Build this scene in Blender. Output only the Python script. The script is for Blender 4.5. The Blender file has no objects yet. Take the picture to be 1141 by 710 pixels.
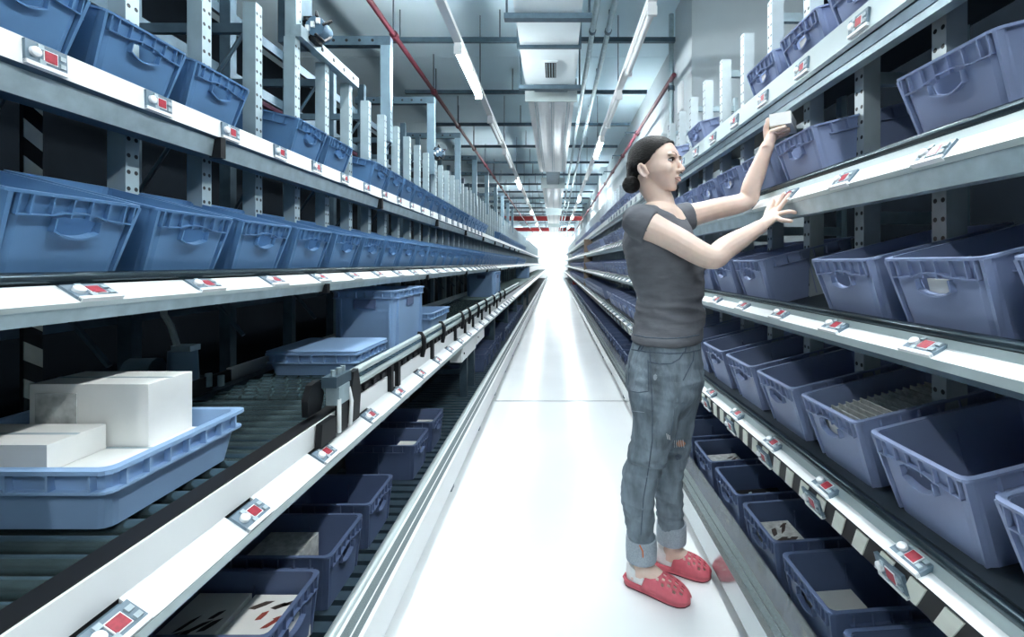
import bpy, bmesh, math, random
from mathutils import Vector, Matrix, Euler
from mathutils.geometry import tessellate_polygon
from mathutils.bvhtree import BVHTree
random.seed(7)
PI = math.pi
SC = bpy.context.scene
COL = SC.collection

# ------------------------------------------------------------------ camera
FPX, U0, V0, EYE = 520.0, 618.0, 293.5, 1.21      # focal length in pixels, vanishing point, eye height
cam_d = bpy.data.cameras.new('camera')
cam = bpy.data.objects.new('camera', cam_d); COL.objects.link(cam)
cam.location = (0, 0, EYE); cam.rotation_euler = (PI/2, 0, 0)
cam_d.sensor_fit = 'HORIZONTAL'; cam_d.sensor_width = 36.0
cam_d.lens = FPX/1141*36.0
cam_d.shift_x = -(U0-570.5)/1141; cam_d.shift_y = -(355-V0)/1141
cam_d.clip_start = 0.05; cam_d.clip_end = 200
SC.camera = cam

# ------------------------------------------------------------------ world and exposure
world = bpy.data.worlds.new('world'); SC.world = world; world.use_nodes = True
world.node_tree.nodes['Background'].inputs[0].default_value = (0.35, 0.6, 0.85, 1)
world.node_tree.nodes['Background'].inputs[1].default_value = 0.02
SC.view_settings.view_transform = 'Standard'; SC.view_settings.look = 'None'
SC.view_settings.gamma = 1.0; SC.view_settings.use_curve_mapping = False
SC.view_settings.exposure = 1.5
SC.cycles.use_denoising = True
SC.cycles.max_bounces = 8
SC.cycles.caustics_reflective = False; SC.cycles.caustics_refractive = False
LAMP = 58.0                                        # emission of a lit fluorescent tube

def pix(u, v, y):                                  # a point seen at a pixel, at depth y
    return Vector(((u-U0)/FPX*y, y, EYE-(v-V0)/FPX*y))

# ------------------------------------------------------------------ materials
MATS = {}
def mat(name, col, rough=0.5, metal=0.0, var=0.08, scale=14.0, bump=0.0, bscale=60.0, emit=0.0, trans=0.0, spec=0.5, stretch=None):
    if name in MATS: return MATS[name]
    m = bpy.data.materials.new(name); m.use_nodes = True; MATS[name] = m
    nt = m.node_tree; b = nt.nodes['Principled BSDF']
    b.inputs['Base Color'].default_value = (*col, 1)
    b.inputs['Roughness'].default_value = rough; b.inputs['Metallic'].default_value = metal
    b.inputs['Specular IOR Level'].default_value = spec
    tc = nt.nodes.new('ShaderNodeTexCoord'); src = tc.outputs['Object']
    if stretch:
        mp = nt.nodes.new('ShaderNodeMapping'); mp.inputs['Scale'].default_value = stretch
        nt.links.new(src, mp.inputs[0]); src = mp.outputs[0]
    if var > 0:
        n = nt.nodes.new('ShaderNodeTexNoise'); n.inputs['Scale'].default_value = scale; n.inputs['Detail'].default_value = 4
        nt.links.new(src, n.inputs['Vector'])
        r = nt.nodes.new('ShaderNodeMapRange')
        r.inputs['From Min'].default_value = 0.3; r.inputs['From Max'].default_value = 0.7
        r.inputs['To Min'].default_value = 1-var; r.inputs['To Max'].default_value = 1+var
        nt.links.new(n.outputs['Fac'], r.inputs['Value'])
        hsv = nt.nodes.new('ShaderNodeHueSaturation'); hsv.inputs['Color'].default_value = (*col, 1)
        nt.links.new(r.outputs[0], hsv.inputs['Value']); nt.links.new(hsv.outputs[0], b.inputs['Base Color'])
    if bump > 0:
        n2 = nt.nodes.new('ShaderNodeTexNoise'); n2.inputs['Scale'].default_value = bscale; n2.inputs['Detail'].default_value = 5
        nt.links.new(src, n2.inputs['Vector'])
        bp = nt.nodes.new('ShaderNodeBump'); bp.inputs['Strength'].default_value = bump; bp.inputs['Distance'].default_value = 0.01
        nt.links.new(n2.outputs['Fac'], bp.inputs['Height']); nt.links.new(bp.outputs[0], b.inputs['Normal'])
    if emit > 0:
        b.inputs['Emission Color'].default_value = (*col, 1); b.inputs['Emission Strength'].default_value = emit
    if trans > 0:
        tr = nt.nodes.new('ShaderNodeBsdfTranslucent'); tr.inputs[0].default_value = (*col, 1)
        mx = nt.nodes.new('ShaderNodeMixShader'); mx.inputs[0].default_value = trans
        out = nt.nodes['Material Output']
        nt.links.new(b.outputs[0], mx.inputs[1]); nt.links.new(tr.outputs[0], mx.inputs[2]); nt.links.new(mx.outputs[0], out.inputs[0])
    return m

def perforated(name, col, metal=0.6, rough=0.4, pitch=0.05, half=0.0125, rad=0.0065):
    """galvanised steel with two columns of punched holes (print-sized: 2-3 px)"""
    m = mat(name, col, rough, metal, 0.1, 9.0)
    nt = m.node_tree; b = nt.nodes['Principled BSDF']
    tc = nt.nodes.new('ShaderNodeTexCoord'); sp = nt.nodes.new('ShaderNodeSeparateXYZ'); nt.links.new(tc.outputs['Object'], sp.inputs[0])
    def mth(op, a, v=None):
        n = nt.nodes.new('ShaderNodeMath'); n.operation = op
        if isinstance(a, (int, float)): n.inputs[0].default_value = a
        else: nt.links.new(a, n.inputs[0])
        if v is not None:
            if isinstance(v, (int, float)): n.inputs[1].default_value = v
            else: nt.links.new(v, n.inputs[1])
        return n.outputs[0]
    fz = mth('SUBTRACT', mth('MODULO', mth('ADD', sp.outputs['Z'], 10.0), pitch), pitch/2)
    def cols(ax):
        d = mth('SUBTRACT', mth('ABSOLUTE', ax), half)
        return mth('LESS_THAN', mth('ADD', mth('POWER', mth('ABSOLUTE', d), 2.0), mth('POWER', mth('ABSOLUTE', fz), 2.0)), rad*rad)
    hole = cols(sp.outputs['Y'])
    old = b.inputs['Base Color'].links[0].from_socket
    mx = nt.nodes.new('ShaderNodeMix'); mx.data_type = 'RGBA'
    nt.links.new(hole, mx.inputs[0]); nt.links.new(old, mx.inputs[6]); mx.inputs[7].default_value = (0.004, 0.007, 0.01, 1)
    nt.links.new(mx.outputs[2], b.inputs['Base Color'])
    inv = mth('SUBTRACT', metal, mth('MULTIPLY', hole, metal)); nt.links.new(inv, b.inputs['Metallic'])
    return m

M_floor = mat('floor_paint', (0.80, 0.83, 0.84), 0.22, 0, 0.04, 1.2, spec=0.5)
M_rackfloor = mat('rack_floor_shade', (0.06, 0.07, 0.075), 0.8, 0, 0.15, 5)  # floor under the racks, darkened in colour to deepen their shade
M_sub = mat('sub_floor', (0.05, 0.06, 0.07), 0.8)
M_ceil = mat('ceiling_panel', (0.66, 0.83, 0.90), 0.8, 0, 0.05, 0.8)
M_wall = mat('grey_wall', (0.50, 0.57, 0.60), 0.85, 0, 0.05, 2.0, bump=0.05, bscale=40)
M_shade = mat('shade_backing', (0.004, 0.007, 0.011), 0.9, 0, 0.2, 3, spec=0.1)  # near-black colour stands in for the shade behind the racks
M_white = mat('white_powder_coat', (0.78, 0.80, 0.80), 0.35, 0, 0.03, 4)
M_endwall = mat('end_wall_white', (0.85, 0.86, 0.86), 0.6, 0, 0.02, 1)
M_grey = mat('light_grey_profile', (0.42, 0.50, 0.51), 0.4, 0.2, 0.06, 4)
M_zinc = mat('galvanised_steel', (0.36, 0.46, 0.50), 0.42, 0.55, 0.16, 18)
M_zincd = mat('dark_steel', (0.07, 0.115, 0.15), 0.45, 0.5, 0.18, 14)  # darker steel; also paints shade onto left rear posts and track slats
M_upl = perforated('perforated_upright_steel', (0.34, 0.44, 0.48), metal=0.35)
M_upr = perforated('perforated_upright_bright', (0.44, 0.51, 0.54), metal=0.15)
M_tube = mat('dark_tube', (0.05, 0.075, 0.09), 0.22, 0.7, 0.05, 6)
M_tubel = mat('brushed_tube', (0.48, 0.56, 0.56), 0.35, 0.45, 0.08, 8, stretch=(30, 1, 30))
M_deck = mat('shelf_deck_steel', (0.04, 0.055, 0.07), 0.5, 0.5, 0.15, 10)  # dark grey steel, darkened further to deepen the shade between shelves
M_black = mat('black_plastic', (0.006, 0.007, 0.009), 0.5, 0, 0.1, 20, spec=0.25)
M_strip = mat('anti_slip_strip', (0.16, 0.20, 0.21), 0.85, 0, 0.25, 300, bump=0.5, bscale=400)
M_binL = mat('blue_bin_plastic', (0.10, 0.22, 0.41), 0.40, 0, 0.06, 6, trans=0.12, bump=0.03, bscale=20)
M_binR = mat('light_tinted_bin_plastic', (0.27, 0.335, 0.52), 0.38, 0, 0.06, 6, trans=0.18, bump=0.03, bscale=20)  # same blue plastic as the left; lavender tint paints the right side's light
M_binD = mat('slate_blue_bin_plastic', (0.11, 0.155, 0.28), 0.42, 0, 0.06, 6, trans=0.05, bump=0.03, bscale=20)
M_tote = mat('pale_blue_tote_plastic', (0.25, 0.39, 0.60), 0.42, 0, 0.06, 4)
M_hous = mat('display_housing', (0.13, 0.19, 0.24), 0.4, 0, 0.05, 30)
M_red = mat('red_display_window', (0.30, 0.012, 0.03), 0.3, 0, 0.25, 120, emit=0.06)
M_key = mat('grey_key', (0.36, 0.44, 0.48), 0.4, 0, 0.05, 30)
M_cream = mat('hazard_white', (0.72, 0.74, 0.66), 0.5, 0, 0.06, 20)
M_paper = mat('white_paper', (0.80, 0.80, 0.77), 0.7, 0, 0.04, 12)
M_print = mat('printed_paper', (0.48, 0.50, 0.49), 0.7, 0, 0.3, 40)
M_ink = mat('dark_print', (0.05, 0.035, 0.03), 0.6, 0, 0.3, 50)
M_inkr = mat('red_brown_print', (0.30, 0.06, 0.04), 0.6, 0, 0.3, 50)
M_roller = mat('roller_steel', (0.16, 0.24, 0.26), 0.25, 0.8, 0.12, 25)
M_redp = mat('dark_red_pipe', (0.10, 0.014, 0.026), 0.5, 0, 0.1, 20)
M_redb = mat('red_beam_paint', (0.28, 0.02, 0.022), 0.5, 0, 0.1, 10)
M_duct = mat('duct_sheet_metal', (0.74, 0.82, 0.84), 0.30, 0.3, 0.06, 3)
M_brown = mat('cardboard', (0.28, 0.22, 0.17), 0.9, 0, 0.1, 20)
M_lamp = mat('fluorescent_tube', (0.93, 0.98, 1.0), 0.5, 0, 0, emit=LAMP)
M_motor = mat('motor_blue_grey', (0.10, 0.18, 0.26), 0.4, 0.3, 0.1, 20)
M_lens = mat('white_lens_button', (0.85, 0.87, 0.88), 0.2, 0, 0)

# ------------------------------------------------------------------ mesh helpers
class MB:
    def __init__(s): s.v = []; s.f = []
    def add(s, vs, fs):
        o = len(s.v); s.v += [tuple(p) for p in vs]; s.f += [tuple(i+o for i in f) for f in fs]; return s
    def box(s, a, b):
        x0, y0, z0 = a; x1, y1, z1 = b
        if x0 > x1: x0, x1 = x1, x0
        if y0 > y1: y0, y1 = y1, y0
        if z0 > z1: z0, z1 = z1, z0
        return s.add([(x0,y0,z0),(x1,y0,z0),(x1,y1,z0),(x0,y1,z0),(x0,y0,z1),(x1,y0,z1),(x1,y1,z1),(x0,y1,z1)],
                     [(0,3,2,1),(4,5,6,7),(0,1,5,4),(1,2,6,5),(2,3,7,6),(3,0,4,7)])
    def obox(s, c, ax, ay, az):                     # box from centre and three half-axes
        c, ax, ay, az = map(Vector, (c, ax, ay, az))
        vs = [c+i*ax+j*ay+k*az for k in (-1,1) for j in (-1,1) for i in (-1,1)]
        return s.add(vs, [(0,2,3,1),(4,5,7,6),(0,1,5,4),(1,3,7,5),(3,2,6,7),(2,0,4,6)])
    def prism(s, prof, y0, y1):                     # profile in (x, z) run along y
        n = len(prof)
        vs = [(x, y0, z) for x, z in prof]+[(x, y1, z) for x, z in prof]
        fs = [(i, (i+1)%n, n+(i+1)%n, n+i) for i in range(n)]
        return s.add(vs, fs+[tuple(range(n-1,-1,-1)), tuple(range(n, 2*n))])
    def tube(s, pts, r, n=8, cap=True):
        pts = [Vector(p) for p in pts]; k = len(pts)
        rs = r if isinstance(r, (list, tuple)) else [r]*k
        base = len(s.v); up = None
        for i, p in enumerate(pts):
            d = (pts[min(i+1,k-1)]-pts[max(i-1,0)]).normalized()
            if up is None: up = Vector((0,0,1)) if abs(d.z) < 0.9 else Vector((1,0,0))
            a = d.cross(up).normalized(); b = a.cross(d).normalized(); up = b
            for j in range(n):
                t = 2*PI*j/n; q = p+(a*math.cos(t)+b*math.sin(t))*rs[i]; s.v.append(tuple(q))
        for i in range(k-1):
            for j in range(n):
                s.f.append((base+i*n+j, base+i*n+(j+1)%n, base+(i+1)*n+(j+1)%n, base+(i+1)*n+j))
        if cap:
            s.f.append(tuple(base+j for j in range(n-1,-1,-1))); s.f.append(tuple(base+(k-1)*n+j for j in range(n)))
        return s
    def loft(s, rings, cap=True):
        n = len(rings[0]); base = len(s.v)
        for r in rings: s.v += [tuple(p) for p in r]
        for i in range(len(rings)-1):
            for j in range(n):
                s.f.append((base+i*n+j, base+i*n+(j+1)%n, base+(i+1)*n+(j+1)%n, base+(i+1)*n+j))
        if cap:
            s.f.append(tuple(base+j for j in range(n-1,-1,-1))); s.f.append(tuple(base+(len(rings)-1)*n+j for j in range(n)))
        return s
    def ball(s, c, rx, ry=None, rz=None, n=12, m=8, fr=None):
        ry = ry or rx; rz = rz or rx; c = Vector(c)
        A, B, C = fr or (Vector((1,0,0)), Vector((0,1,0)), Vector((0,0,1)))
        rings = []
        for i in range(1, m):
            ph = PI*i/m
            rings.append([c+A*(rx*math.sin(ph)*math.cos(2*PI*j/n))+B*(ry*math.sin(ph)*math.sin(2*PI*j/n))-C*(rz*math.cos(ph)) for j in range(n)])
        return s.loft(rings)
    def mesh(s, name, m, smooth=False):
        me = bpy.data.meshes.new(name); me.from_pydata(s.v, [], s.f)
        bm = bmesh.new(); bm.from_mesh(me); bmesh.ops.recalc_face_normals(bm, faces=bm.faces); bm.to_mesh(me); bm.free()
        me.materials.append(m)
        if smooth:
            me.polygons.foreach_set('use_smooth', [True]*len(me.polygons))
            try: me.set_sharp_from_angle(angle=math.radians(40))
            except Exception: pass
        me.update(); return me
    def build(s, name, m, parent=None, smooth=False):
        return inst(name, s.mesh(name, m, smooth), parent)
def inst(name, me, parent=None, loc=None, rot=None):
    o = bpy.data.objects.new(name, me); COL.objects.link(o)
    if parent: o.parent = parent
    if loc is not None: o.location = loc
    if rot is not None: o.rotation_euler = rot
    return o
def tag(o, label=None, cat=None, group=None, kind=None):
    if label: o['label'] = label
    if cat: o['category'] = cat
    if group: o['group'] = group
    if kind: o['kind'] = kind
    return o
def thing(name, label, cat, loc=(0,0,0), rot=(0,0,0), group=None):
    o = bpy.data.objects.new(name, None); COL.objects.link(o); o.empty_display_size = 0.1
    o.location = loc; o.rotation_euler = rot
    return tag(o, label, cat, group)
def struct(name, mb, m, parent=None):
    o = mb.build(name, m, parent)
    if parent is None: o['kind'] = 'structure'
    return o
ORD = ['first','second','third','fourth','fifth','sixth','seventh','eighth','ninth','tenth','eleventh','twelfth','thirteenth','fourteenth',
       'fifteenth','sixteenth','seventeenth','eighteenth','nineteenth','twentieth']
ORD += [t+'-'+o for t in ('twenty', 'thirty', 'forty') for o in ORD[:9]+([] if t == 'forty' else [])]
ORD.insert(29, 'thirtieth'); ORD.insert(39, 'fortieth')
YN, YF = -1.2, 37.5                                # the aisle's near and far ends

# ------------------------------------------------------------------ the building shell
fl = struct('floor', MB().box((-4, -4, -0.25), (3.2, 40, -0.02)), M_sub)
for a, b in ((-4, 4.085), (4.115, 12.3), (12.31, 20.5), (20.51, 28.7), (28.71, 39.0)):
    MB().box((-0.66, a, -0.02), (0.76, b, 0)).build('floor_slab', M_floor, fl)
    MB().box((-4, a, -0.02), (-0.665, b, 0)).build('under_rack_slab', M_rackfloor, fl); MB().box((0.765, a, -0.02), (3.2, b, 0)).build('under_rack_slab', M_rackfloor, fl)
cz = 4.1
ce = struct('ceiling', MB().box((-4, -4, cz), (3.2, 40, cz+0.1)), M_ceil)
for i in range(29):                                # ceiling boards with recessed joints
    MB().box((-4, -4+1.5*i+0.006, cz-0.02), (3.2, -4+1.5*(i+1)-0.006, cz)).build('ceiling_board', M_ceil, ce)
struct('wall_left', MB().box((-4.1, -4, 0), (-4.0, 40, cz)), M_shade)
struct('wall_right', MB().box((1.56, 5.3, 0), (1.7, 38.4, cz)), M_wall)
struct('wall_right_near', MB().box((2.6, -4, 0), (2.7, 4.65, cz)), M_shade)
struct('wall_back', MB().box((-4, -4.1, 0), (3.2, -4.0, cz)), M_wall)
struct('wall_end', MB().box((-4, 38.4, 0), (3.2, 38.6, cz)), M_endwall)
for i, y in enumerate((4.66, 13.9, 22.6, 31.4)):
    struct('pillar_%d' % (i+1), MB().box((1.37, y, 0), (2.7 if i == 0 else 1.56, y+0.64, cz)), M_wall)

# ------------------------------------------------------------------ ceiling: lamps, trunking, duct, pipes
LH = 1.9; LZ = EYE+LH; XL = -0.862; XR = 0.735; LL = 1.17; RZ = EYE+2.5
def trunk(x, label):
    t = thing('light_trunking', label, 'light track', (x, 0, 0))
    MB().prism([(-0.035, LZ+0.066), (0.035, LZ+0.066), (0.035, LZ+0.11), (-0.035, LZ+0.11)], -3.5, 36).build('rail', M_white, t)
    for i in range(14):
        y = 0.2+i*2.6
        MB().tube([(0, y, LZ+0.11), (0, y, cz)], 0.006, 5).build('hanger_chain', M_zincd, t)
    return t
trunk(XL, 'white lighting track along the ceiling above the left rack')
trunk(XR, 'white lighting track along the ceiling above the right rack')
tube_me = MB().tube([(0, 0.03, LZ), (0, LL-0.03, LZ)], 0.032, 12).mesh('diffuser', M_lamp)
hous_me = MB().box((-0.03, 0, LZ+0.036), (0.03, LL, LZ+0.065)).mesh('housing', M_white)
capm = MB().box((-0.035, -0.0, LZ-0.035), (0.035, 0.03, LZ+0.036)).mesh('end_cap', M_white)
dead_me = MB().tube([(0, 0.03, LZ), (0, LL-0.03, LZ)], 0.026, 10).mesh('diffuser', M_white)
def lamp(x, y, lit, label, hang=False):
    t = thing('fluorescent_lamp', label, 'lamp', (x, y, 0), group='ceiling lamps')
    inst('housing', hous_me, t); inst('diffuser', tube_me if lit else dead_me, t)
    inst('end_cap', capm, t); inst('end_cap', capm, t, (0, LL-0.03, 0))
    if hang: MB().tube([(0, LL/2, LZ+0.065), (0, LL/2, cz)], 0.008, 5).build('hanger', M_zincd, t)
for x, side, lits, offs in ((XL, 'left', (-2.2, 2.0, 4.15, 10.5, 16.8, 22.0, 27.2, 31.6), (6.2, 8.0, 13.6, 19.4)),
                            (XR, 'right', (-2.2, 0.2, 1.9, 7.2, 13.2, 18.6, 24, 29.6), (3.5, 5.3, 9.4, 15.8))):
    n = 0
    for y in sorted(lits+offs):
        seen = y > 3.3
        if seen: n += 1
        if not seen: nn_ = ('behind the camera', 'right over the camera', 'just ahead of the camera')[0 if y < 0 else 1 if y < 1 else 2]; lb = 'lit fluorescent ceiling lamp %s on the %s track' % (nn_, side)
        else: lb = '%s fluorescent ceiling lamp, %s in view on the %s track' % ('lit' if y in lits else 'unlit', ORD[n-1], side)
        lamp(x, y, y in lits, lb)
for k, (x, y) in enumerate(((-2.2, 36.4), (-1.2, 36.4), (-0.05, 36.4), (0.35, 34.6), (1.05, 36.4))): lamp(x, y, True, 'added lamp to brighten the end wall, %s from the left' % ORD[k], True)  # lamps added to make the end wall glow white

for i in range(20):                                # cross rods with drop rods
    y = 5.28+1.60*i
    t = thing('ceiling_cross_rod', 'grey steel cross rod under the ceiling, %s from the camera' % ORD[i], 'ceiling rod', (0, y, 0), group='cross rods under the ceiling')
    MB().box((-2.2, -0.025, RZ), (1.36, 0.025, RZ+0.05)).build('rod', M_zincd, t)
    for x in (-1.75, -0.62, 0.45, 0.62):
        MB().tube([(x, 0, RZ+0.05), (x, 0, cz)], 0.008, 5).build('drop_rod', M_zincd, t)

dt = thing('ventilation_duct', 'silver sheet metal ventilation duct hanging along the ceiling centre', 'duct')
def ductseg(name, y0, y1, x0, x1, z0, z1, m, seam=0):
    MB().prism([(x0, z0), (x1, z0), (x1+0.02, z1), (x0-0.02, z1)], y0, y1).build(name, m, dt)
dzb = EYE+2.08
ductseg('duct_section', 2.6, 3.9, -0.33, 0.225, dzb, dzb+0.42, M_duct)
ductseg('duct_section', 3.96, 4.44, -0.33, 0.225, dzb, dzb+0.42, M_duct)
ductseg('duct_section', 4.48, 5.42, -0.34, 0.235, dzb, dzb+0.42, M_duct)
for y in (3.86, 5.42):
    MB().box((-0.42, y, dzb-0.05), (0.31, y+0.07, dzb-0.005)).build('support_bar', M_zincd, dt)
    for x in (-0.40, 0.29): MB().tube([(x, y+0.03, dzb-0.02), (x, y+0.03, cz)], 0.01, 5).build('hanger', M_zincd, dt)
MB().box((-0.36, 4.44, dzb-0.025), (0.255, 4.48, dzb+0.44)).build('flange', M_zincd, dt)
g = MB().box((-0.115, 4.78, dzb-0.012), (0.03, 5.22, dzb-0.001)).build('grille_frame', M_duct, dt)
MB().box((-0.10, 4.81, dzb-0.016), (0.015, 5.19, dzb-0.012)).build('grille_dark', M_black, g)
for k in range(4):
    x = -0.087+k*0.028; MB().box((x, 4.81, dzb-0.022), (x+0.008, 5.19, dzb-0.016)).build('slat', M_zinc, g)
ductseg('neck', 5.5, 5.8, -0.25, 0.16, dzb+0.05, dzb+0.4, M_zincd)
def heater(y0, y1, label):
    t = thing('heating_panel', label, 'ceiling panel', (0, 0, 0), group='ceiling heating panels')
    z = EYE+2.04
    MB().prism([(-0.335, z), (0.245, z), (0.275, z+0.25), (-0.365, z+0.25)], y0, y1).build('casing', M_white, t)
    for x in (-0.25, -0.045, 0.16):
        MB().box((x-0.006, y0+0.05, z-0.012), (x+0.006, y1-0.02, z-0.001)).build('seam', M_zinc, t)
        MB().box((x+0.03, y0+0.05, z-0.012), (x+0.036, y1-0.02, z-0.001)).build('seam', M_zinc, t)
    MB().box((-0.37, y0-0.03, z-0.02), (0.28, y0, z+0.27)).build('end_frame', M_grey, t)
    for x in (-0.34, 0.25): MB().tube([(x, y0+0.3, z+0.25), (x, y0+0.3, cz)], 0.01, 5).build('hanger', M_zincd, t)
heater(5.85, 10.4, 'long white ceiling panel behind the ventilation duct grille')
heater(12.6, 17.3, 'second white ceiling panel further down the aisle')
heater(19.5, 24.0, 'third white ceiling panel far down the aisle')
heater(26.0, 30.0, 'smallest white ceiling panel near the end wall')
ductseg('neck', 10.6, 12.4, -0.2, 0.12, EYE+2.1, EYE+2.4, M_zincd)
for x, lb in ((0.375, 'grey ceiling pipe right of the duct, nearer the duct'), (0.53, 'grey ceiling pipe right of the duct, nearer the lighting track')):
    t = thing('ceiling_pipe', lb, 'pipe', (x, 0, 0), group='grey ceiling pipes')
    MB().tube([(0, 2.5, EYE+2.3), (0, 36, EYE+2.3)], 0.028, 10).build('pipe', M_zinc, t, True)
    for y in (4.6, 7.6, 10.6): MB().tube([(0, y, EYE+2.3), (0, y+0.04, EYE+2.3)], 0.036, 10).build('coupling', M_zincd, t)
for x, z, y0, lb in ((-1.66, EYE+2.36, 2.5, 'dark red sprinkler pipe above the left rack'), (1.33, EYE+2.1, 5.2, 'dark red sprinkler pipe along the right wall')):
    t = thing('sprinkler_pipe', lb, 'pipe', (x, 0, 0), group='red sprinkler pipes')
    MB().tube([(0, y0, z), (0, 36, z)], 0.026, 10).build('pipe', M_redp, t, True)
    for k in range(8):
        y = (y0+2.3+1.6*k)
        MB().tube([(0, y, z), (0, y+0.07, z)], 0.042, 10).build('coupling', M_redp, t)
        if x > 0:
            if k < 3: MB().tube([(0, y, z), (-0.2, y, z), (-0.2, y, z-0.06)], 0.012, 6).build('branch', M_zincd, t)
        else: MB().tube([(0, y, z), (0, y, cz)], 0.008, 5).build('hanger', M_zincd, t)
for y, z, lb in ((25.6, EYE+2.35, 'red steel beam across the aisle, nearer one'), (32.6, EYE+2.25, 'red steel beam across the aisle near the end wall')):
    tag(MB().box((-3.9, y, z), (1.55, y+0.15, z+0.24)).build('roof_beam', M_redb), lb, 'beam', 'red roof beams')
vp = thing('vertical_pipe', 'grey vertical pipe on the corner of the near right pillar', 'pipe', (1.345, 5.38, 0))
MB().tube([(0, 0, 2.2), (0, 0, cz)], 0.028, 10).build('pipe', M_zinc, vp, True)
for z in (2.75, 3.2): MB().tube([(0, 0, z), (0, 0, z+0.05)], 0.04, 8).build('clamp', M_zincd, vp)
tag(MB().box((1.345, 4.95, 2.85), (1.369, 5.12, 3.15)).build('junction_cabinet', M_white), 'pale grey junction cabinet on the near right pillar', 'cabinet')

es = thing('exit_light', 'small lit white sign over the far end of the aisle', 'sign', (0, 38.3, 2.85))
MB().box((-0.35, 0, -0.12), (0.35, 0.09, 0.12)).build('sign_case', M_white, es); MB().box((-0.32, -0.01, -0.10), (0.32, 0.0, 0.10)).build('sign_face', mat('sign_glow', (1, 1, 1), 0.5, 0, 0, emit=6), es)
tag(MB().box((-3.9, 38.0, 3.35), (1.5, 38.39, 3.75)).build('lintel_beam', M_grey), 'pale grey lintel beam on the end wall', 'beam')

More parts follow.
